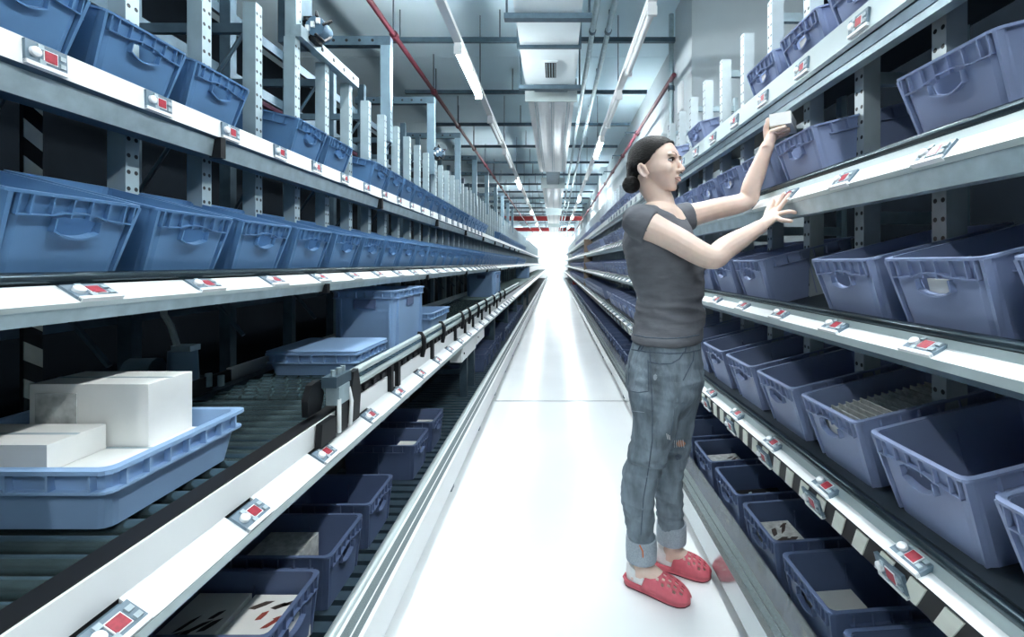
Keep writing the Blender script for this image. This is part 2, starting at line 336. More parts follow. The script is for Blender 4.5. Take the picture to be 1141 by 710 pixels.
# ------------------------------------------------------------------ picking bins
BW, BH, BD = 0.272, 0.19, 0.40
def rrect(hx0, hx1, hy, z, r, n=3):                # rounded rectangle ring: x from hx0 to hx1, y +-hy
    pts = []
    for cx, cy, a0 in ((hx1-r, hy-r, 0), (hx0+r, hy-r, PI/2), (hx0+r, -hy+r, PI), (hx1-r, -hy+r, 1.5*PI)):
        for k in range(n+1):
            a = a0+PI/2*k/n; pts.append((cx+r*math.cos(a), cy+r*math.sin(a), z))
    return pts
def bin_meshes(W, H, D, m, handle=True, tag_=''):
    t, tp = 0.0035, 0.012
    w = W/2-0.009
    x_at = lambda z: 0.008+tp*(1-z/H)
    wy = lambda z: w-tp*(1-z/H)
    # shell: outer and inner lofts, front wall cut for the hand hole
    mb = MB()
    n = 4; N = 4*n
    def ring(z, off): return rrect(x_at(z)+off, D-0.008-tp*(1-z/H)-off, wy(z)-off, z, 0.022, 3)
    fi = [7, 8]                                    # ring points 7 -> 8 run along the front wall
    for za, zb, off in ((0.0, H-0.004, 0.0), (0.006, H-0.004, t)):
        A, B = ring(za, off), ring(zb, off); k = len(A)
        base = len(mb.v); mb.v += A+B
        for j in range(k):
            if handle and j == 7: continue
            mb.f.append((base+j, base+(j+1)%k, base+k+(j+1)%k, base+k+j))
        mb.f.append(tuple(base+j for j in range(k)))
        if handle:
            ya, yb = B[8][1], B[7][1]; ya0, yb0 = A[8][1], A[7][1]
            outer = [Vector((ya0, za, 0)), Vector((yb0, za, 0)), Vector((yb, zb, 0)), Vector((ya, zb, 0))]
            hw, ht, hb = 0.042, H-0.050, H-0.086
            hole = [Vector((-hw, ht, 0)), Vector((-hw*0.5, ht+0.006, 0)), Vector((hw*0.5, ht+0.006, 0)), Vector((hw, ht, 0)),
                    Vector((hw*0.86, hb+0.010, 0)), Vector((hw*0.5, hb+0.002, 0)), Vector((0, hb, 0)), Vector((-hw*0.5, hb+0.002, 0)), Vector((-hw*0.86, hb+0.010, 0))]
            pts = outer+hole
            mb.add([(x_at(p.y)+off, p.x, p.y) for p in pts], tessellate_polygon([outer, hole]))
    A, B = ring(H-0.004, 0.0), ring(H-0.004, t); k = len(A); base = len(mb.v); mb.v += A+B
    for j in range(k): mb.f.append((base+j, base+(j+1)%k, base+k+(j+1)%k, base+k+j))
    if handle:                                     # thickness of the hole edge
        for a in range(9):
            p, q = hole[a], hole[(a+1)%9]
            mb.add([(x_at(p.y), p.x, p.y), (x_at(q.y), q.x, q.y), (x_at(q.y)+t, q.x, q.y), (x_at(p.y)+t, p.x, p.y)], [(0,1,2,3)])
    shell = mb.mesh('shell'+tag_, m)
    # rim: flange and pocket band
    rb = MB()
    o1, o2 = rrect(0, D, W/2, H-0.006, 0.02), rrect(0, D, W/2, H, 0.02)
    i1, i2 = rrect(0.012, D-0.012, W/2-0.012, H-0.006, 0.018), rrect(0.012, D-0.012, W/2-0.012, H, 0.018)
    rb.loft([i1, o1, o2, i2, i1], cap=False)
    zl = H-0.045
    for y in [(-0.5+(k+0.5)/6)*(W-0.05) for k in range(6)]+[-W/2+0.022, W/2-0.022]:
        rb.box((0.001, y-0.0016, zl), (0.012, y+0.0016, H-0.006))
    prev = None                                    # the wavy lip under the pockets
    for k in range(15):
        y = -W/2+0.02+(W-0.04)*k/14; u = abs(y)/(W/2)
        z = zl+0.010*math.exp(-(u/0.34)**4)-0.006*max(0, u-0.5)
        if prev: rb.add([(0.0, prev[0], prev[1]), (0.0, y, z), (0.014, y, z), (0.014, prev[0], prev[1]),
                         (0.0, prev[0], prev[1]+0.003), (0.0, y, z+0.003), (0.014, y, z+0.003), (0.014, prev[0], prev[1]+0.003)],
                        [(0,1,2,3),(4,7,6,5),(0,4,5,1),(2,6,7,3)])
        prev = (y, z)
    for s in (-1, 1):                              # corner flanges on the face, ribs on the flanks
        rb.add([(0.004, s*(W/2-0.012), H-0.006), (0.004, s*(W/2-0.004), H-0.006), (0.018, s*(w-tp), 0.004), (0.018, s*(w-tp-0.006), 0.004),
                (0.02, s*(W/2-0.012), H-0.006), (0.02, s*(W/2-0.004), H-0.006), (0.03, s*(w-tp), 0.004), (0.03, s*(w-tp-0.006), 0.004)],
               [(0,1,2,3),(4,5,6,7),(0,1,5,4),(1,2,6,5),(2,3,7,6),(3,0,4,7)])
        for k in range(6):
            x = 0.07+k*(D-0.14)/5
            rb.box((x-0.0016, s*(w-0.004), H-0.040), (x+0.0016, s*(W/2-0.0005), H-0.006))
        rb.box((0.06, s*(w-0.005), H-0.042), (D-0.06, s*(W/2-0.002), H-0.039))
        rb.box((D*0.5-0.0016, s*(w-tp-0.001), 0.01), (D*0.5+0.0016, s*(w+0.002), H-0.04))
    rim = rb.mesh('rim'+tag_, m)
    hd = MB()
    pr = None
    for k in range(9):
        a = -1+2*k/8; y = a*0.044; z = H-0.088+0.013*a*a
        if pr: hd.add([(-0.001, pr[0], pr[1]), (-0.001, y, z), (0.016, y, z+0.002), (0.016, pr[0], pr[1]+0.002),
                       (-0.001, pr[0], pr[1]+0.004), (-0.001, y, z+0.004), (0.016, y, z+0.006), (0.016, pr[0], pr[1]+0.006)],
                      [(0,1,2,3),(4,7,6,5),(0,4,5,1),(2,6,7,3)])
        pr = (y, z)
    for s in (-1, 1):
        hd.box((0.0, s*0.043, H-0.075), (0.013, s*0.046, H-0.048))
    return shell, rim, hd.mesh('handle'+tag_, m)
def simple_bin(W, H, D, m):
    mb = MB(); t = 0.006
    a = [(0.02, -W/2+0.02, 0), (D-0.02, -W/2+0.02, 0), (D-0.02, W/2-0.02, 0), (0.02, W/2-0.02, 0)]
    b = [(0.008, -W/2+0.008, H-0.03), (D-0.008, -W/2+0.008, H-0.03), (D-0.008, W/2-0.008, H-0.03), (0.008, W/2-0.008, H-0.03)]
    c = [(0, -W/2, H-0.03), (D, -W/2, H-0.03), (D, W/2, H-0.03), (0, W/2, H-0.03)]
    d = [(p[0], p[1], H) for p in c]
    e = [(t, -W/2+t, H), (D-t, -W/2+t, H), (D-t, W/2-t, H), (t, W/2-t, H)]
    f = [(0.026, -W/2+0.026, t), (D-0.026, -W/2+0.026, t), (D-0.026, W/2-0.026, t), (0.026, W/2-0.026, t)]
    mb.loft([a, b, c, d, e, f])
    mb.box((-0.002, -0.04, H-0.085), (0.016, 0.04, H-0.055))
    return mb.mesh('far_bin', m)
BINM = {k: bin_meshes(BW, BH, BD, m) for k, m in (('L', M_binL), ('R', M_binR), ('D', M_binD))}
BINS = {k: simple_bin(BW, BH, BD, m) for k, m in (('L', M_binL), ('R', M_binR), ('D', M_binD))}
card_me = MB().box((0.018, -0.034, BH-0.105), (0.020, 0.030, BH-0.05)).mesh('label_card', M_paper)
REST = {'L': [], 'R': [], 'D': []}
PLACED = {}
def bin_row(key, side, X, z, tilt, ys, kind, where, ydetail=6.5, yind=11.0, cards=()):
    """X, z: front bottom edge; ys: list of far face edges along the aisle"""
    rot = (0, -tilt, 0 if side > 0 else PI)
    for i, yf in enumerate(ys):
        loc = (side*X, yf-BW/2, z)
        if yf > yind:
            REST[kind].append((loc, rot)); continue
        if i < 45: lb = 'blue plastic picking bin, %s from the camera on %s' % (ORD[i], where)
        else: lb = 'small blue picking bin far along %s' % where
        if yf < ydetail:
            t = thing('picking_bin', lb, 'bin', loc, rot, 'bins on '+where)
            s, r, h = BINM[kind]
            inst('shell', s, t); inst('rim', r, t); inst('handle', h, t)
            if i in cards: inst('label_card', card_me, t)
            PLACED[(key, i)] = t
        else:
            tag(inst('picking_bin', BINS[kind], None, loc, rot), lb, 'bin', 'bins on '+where)

def seq(y0, p, n, skip=()): return [y0+p*k for k in range(n) if k not in skip]
T = math.radians(14)
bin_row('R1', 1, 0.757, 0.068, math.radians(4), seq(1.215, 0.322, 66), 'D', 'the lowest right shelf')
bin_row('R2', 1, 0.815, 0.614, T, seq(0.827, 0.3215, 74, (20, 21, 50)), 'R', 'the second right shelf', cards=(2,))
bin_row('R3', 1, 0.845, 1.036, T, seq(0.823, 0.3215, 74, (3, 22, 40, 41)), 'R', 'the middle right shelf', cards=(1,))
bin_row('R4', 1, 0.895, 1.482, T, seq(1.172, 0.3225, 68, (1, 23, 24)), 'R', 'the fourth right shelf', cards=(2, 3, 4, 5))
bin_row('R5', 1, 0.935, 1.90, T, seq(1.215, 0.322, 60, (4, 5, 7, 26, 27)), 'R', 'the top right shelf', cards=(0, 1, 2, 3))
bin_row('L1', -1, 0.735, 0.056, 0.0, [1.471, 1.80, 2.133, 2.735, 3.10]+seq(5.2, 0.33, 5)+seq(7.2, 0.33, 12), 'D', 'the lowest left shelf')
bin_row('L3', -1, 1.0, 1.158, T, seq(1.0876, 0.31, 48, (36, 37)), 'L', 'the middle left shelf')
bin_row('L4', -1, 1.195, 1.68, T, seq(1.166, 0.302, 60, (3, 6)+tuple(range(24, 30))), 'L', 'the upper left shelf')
rest = MB(); 
for kind in REST:
    if not REST[kind]: continue
    mb = MB(); me = BINS[kind]
    vs = [v.co.copy() for v in me.vertices]; fs = [tuple(p.vertices) for p in me.polygons]
    for loc, rot in REST[kind]:
        Mx = Matrix.Translation(loc) @ Euler(rot).to_matrix().to_4x4()
        mb.add([Mx @ v for v in vs], fs)
    tag(mb.build('distant_bin_rows', {'L': M_binL, 'R': M_binR, 'D': M_binD}[kind]),
        {'L': 'tiny blue bins far away on the left shelves', 'R': 'tiny blue bins far away on the right shelves', 'D': 'tiny dark blue bins far away on the lowest shelves'}[kind], 'bins', kind='stuff')

# ------------------------------------------------------------------ pick displays
DW = 0.088
dm_house = MB().prism([(-0.006, 0.0), (0.004, 0.0), (0.004, 0.052), (-0.006, 0.052)], -DW/2, DW/2).mesh('housing', M_hous)
dm_edge = MB().box((-0.009, -DW/2, -0.002), (0.004, DW/2, 0.007)).mesh('white_edge', M_white)
lens = MB(); lens.tube([(-0.004, 0.027, 0.029), (-0.013, 0.027, 0.029), (-0.017, 0.027, 0.029)], [0.011, 0.011, 0.006], 14)
dm_lens = lens.mesh('lens_button', M_lens, True)
dm_fr = MB().box((-0.0085, -0.021, 0.014), (-0.004, 0.009, 0.042)).mesh('screen_frame', M_lens)
dm_scr = MB().box((-0.0095, -0.019, 0.016), (-0.004, 0.007, 0.040)).mesh('red_screen', M_red)
dm_key = MB().box((-0.010, -0.006, -0.005), (-0.004, 0.006, 0.005)).mesh('key', M_key)
far_d = MB().box((-0.008, -DW/2, 0.0), (0.0, DW/2, 0.052)).mesh('pick_display', M_hous)
def display_row(side, X, z, lean, ys, where, detail=12, most=22):
    """X, z: lower edge on the rail face; lean: rotation about the aisle axis (0 = upright, positive = face turned up)"""
    rot = (0, lean, 0 if side > 0 else PI)
    for i, y in enumerate(ys[:most]):
        loc = (side*X, y, z)
        if i < 45: lb = 'pick-to-light display, %s from the camera on %s' % (ORD[i], where)
        else: lb = 'tiny distant pick-to-light display on %s' % where
        if i < detail:
            t = thing('pick_display', lb, 'display', loc, rot, 'displays on '+where)
            inst('housing', dm_house, t); inst('white_edge', dm_edge, t); inst('lens_button', dm_lens, t)
            inst('screen_frame', dm_fr, t); inst('red_screen', dm_scr, t)
            inst('key', dm_key, t, (0, -0.032, 0.036)); inst('key', dm_key, t, (0, -0.032, 0.018)); inst('key', dm_key, t, (0, 0.015, 0.044)); inst('key', dm_key, t, (0, 0.012, 0.012))
        else:
            tag(inst('pick_display', far_d, None, loc, rot), lb, 'display', 'displays on '+where)

# ------------------------------------------------------------------ racks: rails, decks, uprights
def rail(t, side, tube, r, strips, deck, ys=None, pw=DW, m_tube=None, y0=YN):
    """strips: list of (name, x0, z0, x1, z1, material, split): bands of the rail front in cross section"""
    if tube: MB().tube([(side*tube[0], y0, tube[1]), (side*tube[0], YF, tube[1])], r, 14).build('front_tube', m_tube or M_tube, t, True)
    for name, xa, za, xb, zb, m, split in strips:
        th = 0.006
        d = Vector((xb-xa, zb-za)).normalized(); nx, nz = -d.y, d.x
        if nx < 0: nx, nz = -nx, -nz               # thickness away from the aisle
        prof = [(side*xa, za), (side*xb, zb), (side*(xb+nx*th), zb+nz*th), (side*(xa+nx*th), za+nz*th)]
        if split and ys:
            e = y0
            for y in ys[:14]:
                MB().prism(prof, e, y-pw/2).build(name, m, t); e = y+pw/2
                MB().prism([(a+side*0.008, b) for a, b in prof], y-pw/2, y+pw/2).build('display_socket', M_zincd, t)
            MB().prism(prof, e, YF).build(name, m, t)
        else:
            MB().prism(prof, y0, YF).build(name, m, t)
    if deck:
        X, z, tl = deck; L = BD+0.06
        c, s = math.cos(tl), math.sin(tl)
        p0 = (X-0.008, z-0.001); p1 = (X+L*c, z+L*s-0.001)
        MB().prism([(side*p0[0], p0[1]), (side*p1[0], p1[1]), (side*p1[0], p1[1]-0.012), (side*p0[0], p0[1]-0.012)], y0, YF).build('shelf_deck', M_deck, t)
        MB().box((side*(X-0.005), y0, z-0.05), (side*(X+0.02), YF, z-0.014)).build('deck_rail', M_zincd, t)

RR = thing('picking_rack', 'tall steel picking rack with five bin shelves on the right', 'rack', (0, 0, 0))
c2 = seq(0.827-BW/2, 0.3215, 74); c3 = seq(0.823-BW/2, 0.3215, 74); c4 = seq(1.172-BW/2, 0.3225, 68); c5 = seq(1.215-BW/2, 0.322, 60); c1 = seq(1.215-BW/2-0.02, 0.322, 66)
lean_of = lambda xa, za, xb, zb: math.atan2(xa-xb, za-zb)
# second shelf rail with hazard strip below
rail(RR, 1, (0.797, 0.600), 0.013, [('inner_strip', 0.789, 0.592, 0.784, 0.566, M_grey, False), ('cover_panel', 0.784, 0.566, 0.752, 0.556, M_white, False),
     ('edge_line', 0.752, 0.556, 0.754, 0.549, M_black, False)], (0.815, 0.614, T))
hz = [(0.755, 0.548), (0.778, 0.470)]
hp = [(0.757, 0.548), (0.780, 0.470), (0.79, 0.470), (0.767, 0.548)]
MB().prism(hp, YN, YF).build('hazard_board', M_black, RR)
hy = 0.30
for k in range(56):                                # white hazard patches, slanted
    y = 0.42+k*0.088
    (xa, za), (xb, zb) = (0.7565, 0.546), (0.7785, 0.473); s = -0.055
    MB().add([(xa-0.0025, y, za), (xa-0.0025, y+0.042, za), (xb-0.0025, y+0.042-s, zb), (xb-0.0025, y-s, zb), (xa+0.001, y, za), (xa+0.001, y+0.042, za), (xb+0.001, y+0.042-s, zb), (xb+0.001, y-s, zb)],
             [(0,1,2,3), (4,7,6,5), (0,4,5,1), (1,5,6,2), (2,6,7,3), (3,7,4,0)]).build('hazard_stripe', M_cream, RR)
display_row(1, 0.7735, 0.480, lean_of(0.755, 0.548, 0.778, 0.470), c1, 'the hazard strip above the lowest right shelf')
display_row(1, 0.753, 0.5575, math.radians(62), c2, 'the second right shelf rail')
# middle, fourth and top shelf rails
rail(RR, 1, (0.826, 1.061), 0.013, [('inner_strip', 0.813, 1.052, 0.811, 1.034, M_grey, False), ('cover_panel', 0.811, 1.034, 0.776, 1.0135, M_white, True),
     ('lip', 0.776, 1.0135, 0.782, 0.992, M_grey, False), ('under_beam', 0.785, 0.992, 0.80, 0.975, M_zincd, False)], (0.845, 1.036, T), c3)
display_row(1, 0.7785, 1.0135, math.radians(56), c3, 'the middle right shelf rail')
rail(RR, 1, (0.876, 1.505), 0.015, [('inner_strip', 0.864, 1.493, 0.860, 1.473, M_grey, False), ('cover_panel', 0.860, 1.473, 0.826, 1.434, M_white, True),
     ('lip', 0.826, 1.434, 0.834, 1.422, M_grey, False), ('beam', 0.836, 1.422, 0.842, 1.374, M_zinc, False), ('beam_flange', 0.842, 1.374, 0.88, 1.374, M_zinc, False)], (0.895, 1.482, T), c4)
display_row(1, 0.8275, 1.432, math.radians(38), c4, 'the fourth right shelf rail')
rail(RR, 1, None, 0.013, [('cover_panel', 0.920, 1.98, 0.914, 1.893, M_grey, False), ('lip', 0.914, 1.893, 0.925, 1.885, M_zinc, False),
     ('beam', 0.93, 1.885, 0.935, 1.828, M_zinc, False), ('beam_flange', 0.935, 1.828, 0.97, 1.828, M_zinc, False)], (0.935, 1.90, T))
display_row(1, 0.9135, 1.905, math.radians(4), c5, 'the top right shelf rail')
rail(RR, 1, None, 0.01, [], (0.757, 0.068, math.radians(4)))
def channel(h, m, w=0.046, d=0.055, t=0.003):
    mb = MB(); a = w/2
    mb.prism([(0, 0)], 0, 0) if False else None
    pr = [(0, -a), (0, a), (d, a), (d, a-0.012), (d-t, a-0.012), (d-t, a-t), (t, a-t), (t, -a+t), (d-t, -a+t), (d-t, -a+0.012), (d, -a+0.012), (d, -a)]
    mb.loft([[(x, y, 0) for x, y in pr], [(x, y, h) for x, y in pr]])
    return mb
up_r = channel(2.44, M_upr).mesh('upright', M_upr); up_l = channel(2.33-1.06, M_upl).mesh('upright', M_upl)
def uprights(t, side, X, me, y0, p, n, h, m, skip=(), zb=0.0):
    rest = MB()
    for k in range(n):
        if k in skip: continue
        y = y0+p*k; rot = (0, 0, 0 if side > 0 else PI)
        if k < 60: inst('upright', me, t, (side*X, y, zb), rot)
        else: rest.box((side*X, y-0.023, zb), (side*(X+0.055), y+0.023, h))
    if rest.v: o = rest.build('distant_uprights', m, t); o['kind'] = 'stuff'
uprights(RR, 1, 1.0+0.01, up_r, 0.905, 0.3215, 110, 2.44, M_upr)
for k in range(24):                                # rear posts with depth ties
    y = 0.905+0.643*k
    MB().box((1.335, y-0.02, 0), (1.36, y+0.02, 2.44)).build('rear_post', M_zinc, RR)
    for z in (1.34, 1.80, 2.34):
        MB().box((1.066, y-0.012, z), (1.335, y+0.012, z+0.04)).build('depth_tie', M_zinc, RR)

RL = thing('storage_rack', 'tall dark steel storage rack with bin shelves on the left', 'rack', (0, 0, 0))
m3 = seq(1.0876-BW/2, 0.31, 60); m4 = seq(1.166-BW/2+0.03, 0.302, 60)
rail(RL, -1, (0.985, 1.180), 0.0135, [('cover_panel', 0.972, 1.167, 0.920, 1.134, M_white, True), ('lip', 0.920, 1.134, 0.922, 1.124, M_grey, False),
     ('beam', 0.924, 1.124, 0.932, 1.097, M_zinc, False), ('beam_flange', 0.932, 1.097, 0.99, 1.097, M_zincd, False)], (1.0, 1.158, T), m3)
display_row(-1, 0.9225, 1.135, math.radians(58), m3, 'the middle left shelf rail')
rail(RL, -1, None, 0.012, [('top_lip', 1.175, 1.712, 1.160, 1.705, M_zincd, False), ('cover_panel', 1.160, 1.705, 1.158, 1.645, M_white, False), ('lip', 1.158, 1.645, 1.17, 1.638, M_zincd, False),
     ('beam', 1.172, 1.638, 1.182, 1.580, M_zinc, False), ('beam_flange', 1.182, 1.580, 1.24, 1.580, M_zincd, False)], (1.195, 1.68, T))
display_row(-1, 1.1575, 1.650, math.radians(2), m4, 'the upper left shelf rail')
for k in range(10):
    y = 1.62+k*1.5
    MB().box((-1.19, y-0.012, 1.575), (-1.15, y+0.012, 1.645)).build('joint_clip', M_black, RL)
    MB().box((-0.945, y+0.25, 1.09), (-0.912, y+0.275, 1.128)).build('joint_clip', M_black, RL)
uprights(RL, -1, 1.28, up_l, 1.415, 0.3025, 116, 2.33, M_upl, (), 1.06)
for k in range(40):                                # short posts behind the conveyor
    MB().box((-1.47, 3.1+k*0.605, 0), (-1.43, 3.14+k*0.605, 1.12)).build('lower_post', M_upl, RL)
for k in range(30):
    y = 0.8+0.605*k
    MB().box((-1.86, y-0.025, 0), (-1.80, y+0.025, 2.9)).build('rear_post', M_zincd, RL)
    if k < 18:
        MB().tube([(-1.34, y, 0.9), (-1.80, y, 1.45)], 0.009, 5).build('depth_brace', M_zincd, RL)
        MB().tube([(-1.80, y, 1.5), (-1.34, y, 2.2)], 0.009, 5).build('depth_brace', M_zincd, RL)
        MB().box((-1.80, y-0.012, 2.2), (-1.335, y+0.012, 2.24)).build('depth_tie', M_zincd, RL)
for z in (0.95, 1.42, 2.26, 2.6): MB().box((-1.885, 0.2, z), (-1.86, 30, z+0.06)).build('rear_rail', M_zincd, RL)
MB().box((-2.45, YN, 0), (-2.40, YF, 2.3)).build('shade_sheet', M_shade, RL)  # added near-black sheet, paints the unlit depth of the rack
tag(MB().tube([(-2.1, 0.5, 2.36), (-2.1, 30, 2.36)], 0.03, 8).build('rack_pipe', mat('dark_purple_pipe', (0.05, 0.012, 0.03), 0.5)), 'dark purple pipe running behind the left rack uprights', 'pipe')
# portal frames above the left rack
portal_me = perforated('perforated_portal_steel', (0.22, 0.33, 0.40))
post_me = channel(0.74, portal_me, 0.055, 0.075).mesh('post', portal_me)
for i, y in enumerate((2.36, 3.617, 4.93, 6.28, 7.6, 8.95, 10.3, 11.65, 13.0, 14.4)):
    t = thing('portal_frame', 'galvanised portal frame over the left rack, %s from the camera' % ORD[i], 'steel frame', (0, y, 0), group='portal frames over the left rack')
    if i == 0:
        MB().box((-1.28, -0.05, 2.33), (-1.335, 0.0, 3.9)).build('post', M_upl, t); MB().box((-1.285, 0.0, 2.33), (-1.40, 0.11, 3.9)).build('post', M_zincd, t)
        continue
    inst('post', post_me, t, (-1.265, 0, 2.15), (0, 0, PI))
    MB().box((-2.1, -0.03, 2.89), (-1.265, 0.03, 2.96)).build('cross_bar', M_zincd, t)
    for k in range(6): MB().tube([(-1.4-k*0.1, -0.0315, 2.925), (-1.4-k*0.1, -0.03, 2.925)], 0.012, 8).build('bolt_hole', M_black, t)
hb = thing('rack_header', 'short bright steel header joining two uprights of the left rack', 'steel frame')
MB().box((-1.30, 2.30, 2.33), (-1.25, 2.98, 2.39)).build('header_bar', M_zinc, hb)
for k in range(5): MB().tube([(-1.249, 2.38+k*0.13, 2.36), (-1.247, 2.38+k*0.13, 2.36)], 0.012, 8).build('bolt_hole', M_black, hb)
def cable_unit(loc, s, lb):
    t = thing('cable_motor', lb, 'motor', loc)
    MB().tube([(0, -0.05*s, 0), (0, 0.05*s, 0)], 0.055*s, 14).build('body', M_motor, t, True)
    MB().box((-0.07*s, -0.04*s, -0.08*s), (0.0, 0.04*s, 0.06*s)).build('bracket', M_black, t)
    for k in range(5):
        a = k*1.2; MB().tube([(0.05*s*math.cos(a), -0.06*s, 0.05*s*math.sin(a)), (0.09*s*math.cos(a+0.4), -0.03*s, 0.09*s*math.sin(a+0.4)), (0.06*s*math.cos(a+1), 0.03*s, 0.06*s*math.sin(a+1))], 0.008*s, 5).build('cable', M_black, t)
    for k in range(3): MB().box((-0.05*s+0.03*s*k, -0.062*s, -0.03*s+0.02*s*k), (-0.03*s+0.03*s*k, -0.05*s, 0.0+0.02*s*k)).build('terminal', M_white, t)
cable_unit((-1.22, 2.42, 2.42), 0.9, 'black motor with coiled cables on the nearest portal frame')
cable_unit((-1.22, 4.95, 2.38), 0.9, 'small black motor with cables further along the left rack')
# striped hazard post near the left edge
hpst = thing('hazard_post', 'black and white striped hazard post at the near left', 'post', (-1.43, 1.275, 0))
MB().box((-0.006, -0.023, 0), (0.006, 0.023, 1.70)).build('post_bar', M_black, hpst)
for k in range(17):
    z = 0.02+k*0.10; s = 0.026
    MB().add([(0.0065, -0.023, z+0.03), (0.0065, 0.023, z), (0.0065, 0.023, z+0.05), (0.0065, -0.023, z+0.08), (0.004, -0.023, z+0.03), (0.004, 0.023, z), (0.004, 0.023, z+0.05), (0.004, -0.023, z+0.08)],
             [(0,1,2,3), (4,7,6,5), (0,4,5,1), (1,5,6,2), (2,6,7,3), (3,7,4,0)]).build('hazard_stripe', M_cream, hpst)

# ------------------------------------------------------------------ conveyor on the left
CV = thing('roller_conveyor', 'long roller conveyor with white side plates along the left rack', 'conveyor')
dc = [0.765+0.3665*0+0.3535*k for k in range(40)]
dcl = [FPX*0.71/d for d in (497, 341, 258, 207, 175, 150)]; dcl += [dcl[-1]+0.345*(k+1) for k in range(30)]
CX0, CXF, CZ1 = 0.68, 0.735, 0.609
def cvprism(name, prof, m, y0=YN, y1=YF): return MB().prism([(-x, z) for x, z in prof], y0, y1).build(name, m, CV)
e = YN
for y in dcl[:14]:                                 # sloped display band in segments
    cvprism('cover_panel', [(CX0, CZ1), (CXF, 0.645), (CXF, 0.637), (CX0+0.004, CZ1-0.004)], M_white, e, y-DW/2); e = y+DW/2
    cvprism('display_socket', [(CX0+0.006, CZ1-0.004), (CXF, 0.637), (CXF, 0.630), (CX0+0.01, CZ1-0.010)], M_zincd, y-DW/2, y+DW/2)
cvprism('cover_panel', [(CX0, CZ1), (CXF, 0.645), (CXF, 0.637), (CX0+0.004, CZ1-0.004)], M_white, e, YF)
cvprism('front_lip', [(CX0-0.001, CZ1-0.001), (CX0-0.001, CZ1-0.020), (CX0+0.01, CZ1-0.020), (CX0+0.01, CZ1-0.006)], M_grey)
cvprism('front_groove', [(CX0+0.008, CZ1-0.020), (CX0+0.008, CZ1-0.03), (CX0+0.02, CZ1-0.03), (CX0+0.02, CZ1-0.012)], M_zinc)
cvprism('side_plate', [(CXF, 0.645), (CXF, 0.713), (CXF+0.006, 0.713), (CXF+0.006, 0.645)], M_white)
cvprism('frame_rail', [(CXF+0.006, 0.60), (CXF+0.006, 0.716), (CXF+0.055, 0.716), (CXF+0.055, 0.60)], M_black)
cvprism('far_frame_rail', [(1.31, 0.60), (1.31, 0.716), (1.36, 0.716), (1.36, 0.60)], M_zincd)
cvprism('far_guard', [(1.38, 0.69), (1.38, 0.765), (1.392, 0.765), (1.392, 0.69)], M_white, 1.98, 12)
cvprism('far_guard_end', [(1.372, 0.68), (1.372, 0.76), (1.388, 0.76), (1.388, 0.68)], M_black, 1.66, 1.98)
display_row(-1, CX0+0.0015, CZ1+0.001, math.radians(56), dcl, 'the conveyor rail on the left')
rol = MB().tube([(-(CXF+0.055), 0, 0), (-1.31, 0, 0)], 0.019, 14).mesh('roller', M_roller, True)
for k in range(24): inst('roller', rol, CV, (0, 0.40+k*0.056, 0.694))
# diverter field: small cross wheels in rows
wh = MB().tube([(-0.022, 0, 0), (0.022, 0, 0)], 0.02, 10).mesh('wheel', M_roller, True)
for r in range(9):
    for c in range(9):
        inst('wheel', wh, CV, (-(CXF+0.085+c*0.055+(0.02 if r % 2 else 0)), 1.76+r*0.048, 0.695))
for k in range(70):
    inst('roller', rol, CV, (0, 2.22+k*0.06, 0.694))
MB().box((-(CXF+0.055), 6.4, 0.69), (-1.31, YF, 0.715)).build('belt', mat('belt_green_grey', (0.10, 0.16, 0.16), 0.6), CV)
MB().box((-(CXF+0.055), 0.2, 0.60), (-1.31, 6.4, 0.62)).build('under_tray', M_black, CV)
for y in (0.9, 2.5, 4.06, 4.42, 5.9, 7.6, 9.4, 11.4, 13.5):
    for x in ((0.79, 1.30) if y > 4 else (1.30,)):
        MB().box((-x-0.03, y-0.03, 0), (-x+0.03, y+0.03, 0.60)).build('leg', M_zincd, CV)
    MB().box((-1.27, y-0.015, 0.25), (-0.82 if y > 4 else -1.1, y+0.015, 0.29)).build('leg_brace', M_zincd, CV)
for y0_, y1_, zb in ((3.57, 4.20, 0.45), (4.24, 4.7, 0.47)):
    t = thing('control_box', 'white control box under the conveyor edge, %s one' % ('nearer' if y0_ < 4 else 'farther'), 'control box', (-0.71, y0_, zb), group='control boxes under the conveyor')
    MB().box((-0.09, 0, 0), (0.0, y1_-y0_, 0.575-zb)).build('case', M_white, t)
    MB().box((0.0, 0.02, 0.01), (0.004, y1_-y0_-0.02, 0.565-zb)).build('door', M_white, t)
    MB().tube([(0.004, 0.06, 0.06), (0.010, 0.06, 0.06)], 0.008, 8).build('lock', M_black, t)
# guide rails with black clamps
gr0 = 1.60
MB().tube([(-0.738, gr0, 0.812), (-0.738, 9.5, 0.812)], 0.014, 10).build('guide_rail', M_tubel, CV, True)
MB().tube([(-0.735, gr0, 0.766), (-0.735, 9.5, 0.766)], 0.013, 10).build('guide_rail', M_tubel, CV, True)
MB().box((-0.750, gr0+0.05, 0.728), (-0.738, 9.5, 0.748)).build('chain_strip', M_black, CV)
clamp_hi = MB().tube([(0.012, 0, -0.10), (0.022, 0, -0.05), (0.022, 0, 0.0), (0.004, 0, 0.028), (-0.012, 0, 0.03)], [0.012, 0.013, 0.013, 0.012, 0.009], 6).mesh('rail_clamp', M_black)
clamp_lo = MB().box((-0.004, -0.014, -0.055), (0.018, 0.014, 0.055)).mesh('rail_clamp', M_black)
for px_ in (468, 491, 513, 521, 531, 540, 549, 556, 561): inst('rail_clamp', clamp_hi, CV, (-0.735, FPX*0.735/(U0-px_), 0.80))
for px_ in (433, 441, 480, 506, 517, 526, 536, 545, 553): inst('rail_clamp', clamp_lo, CV, (-0.735, FPX*0.735/(U0-px_), 0.70))
for k in range(22): MB().box((-0.738, gr0+0.1+k*0.09, 0.722), (-0.728, gr0+0.13+k*0.09, 0.742)).build('chain_link', M_black, CV)
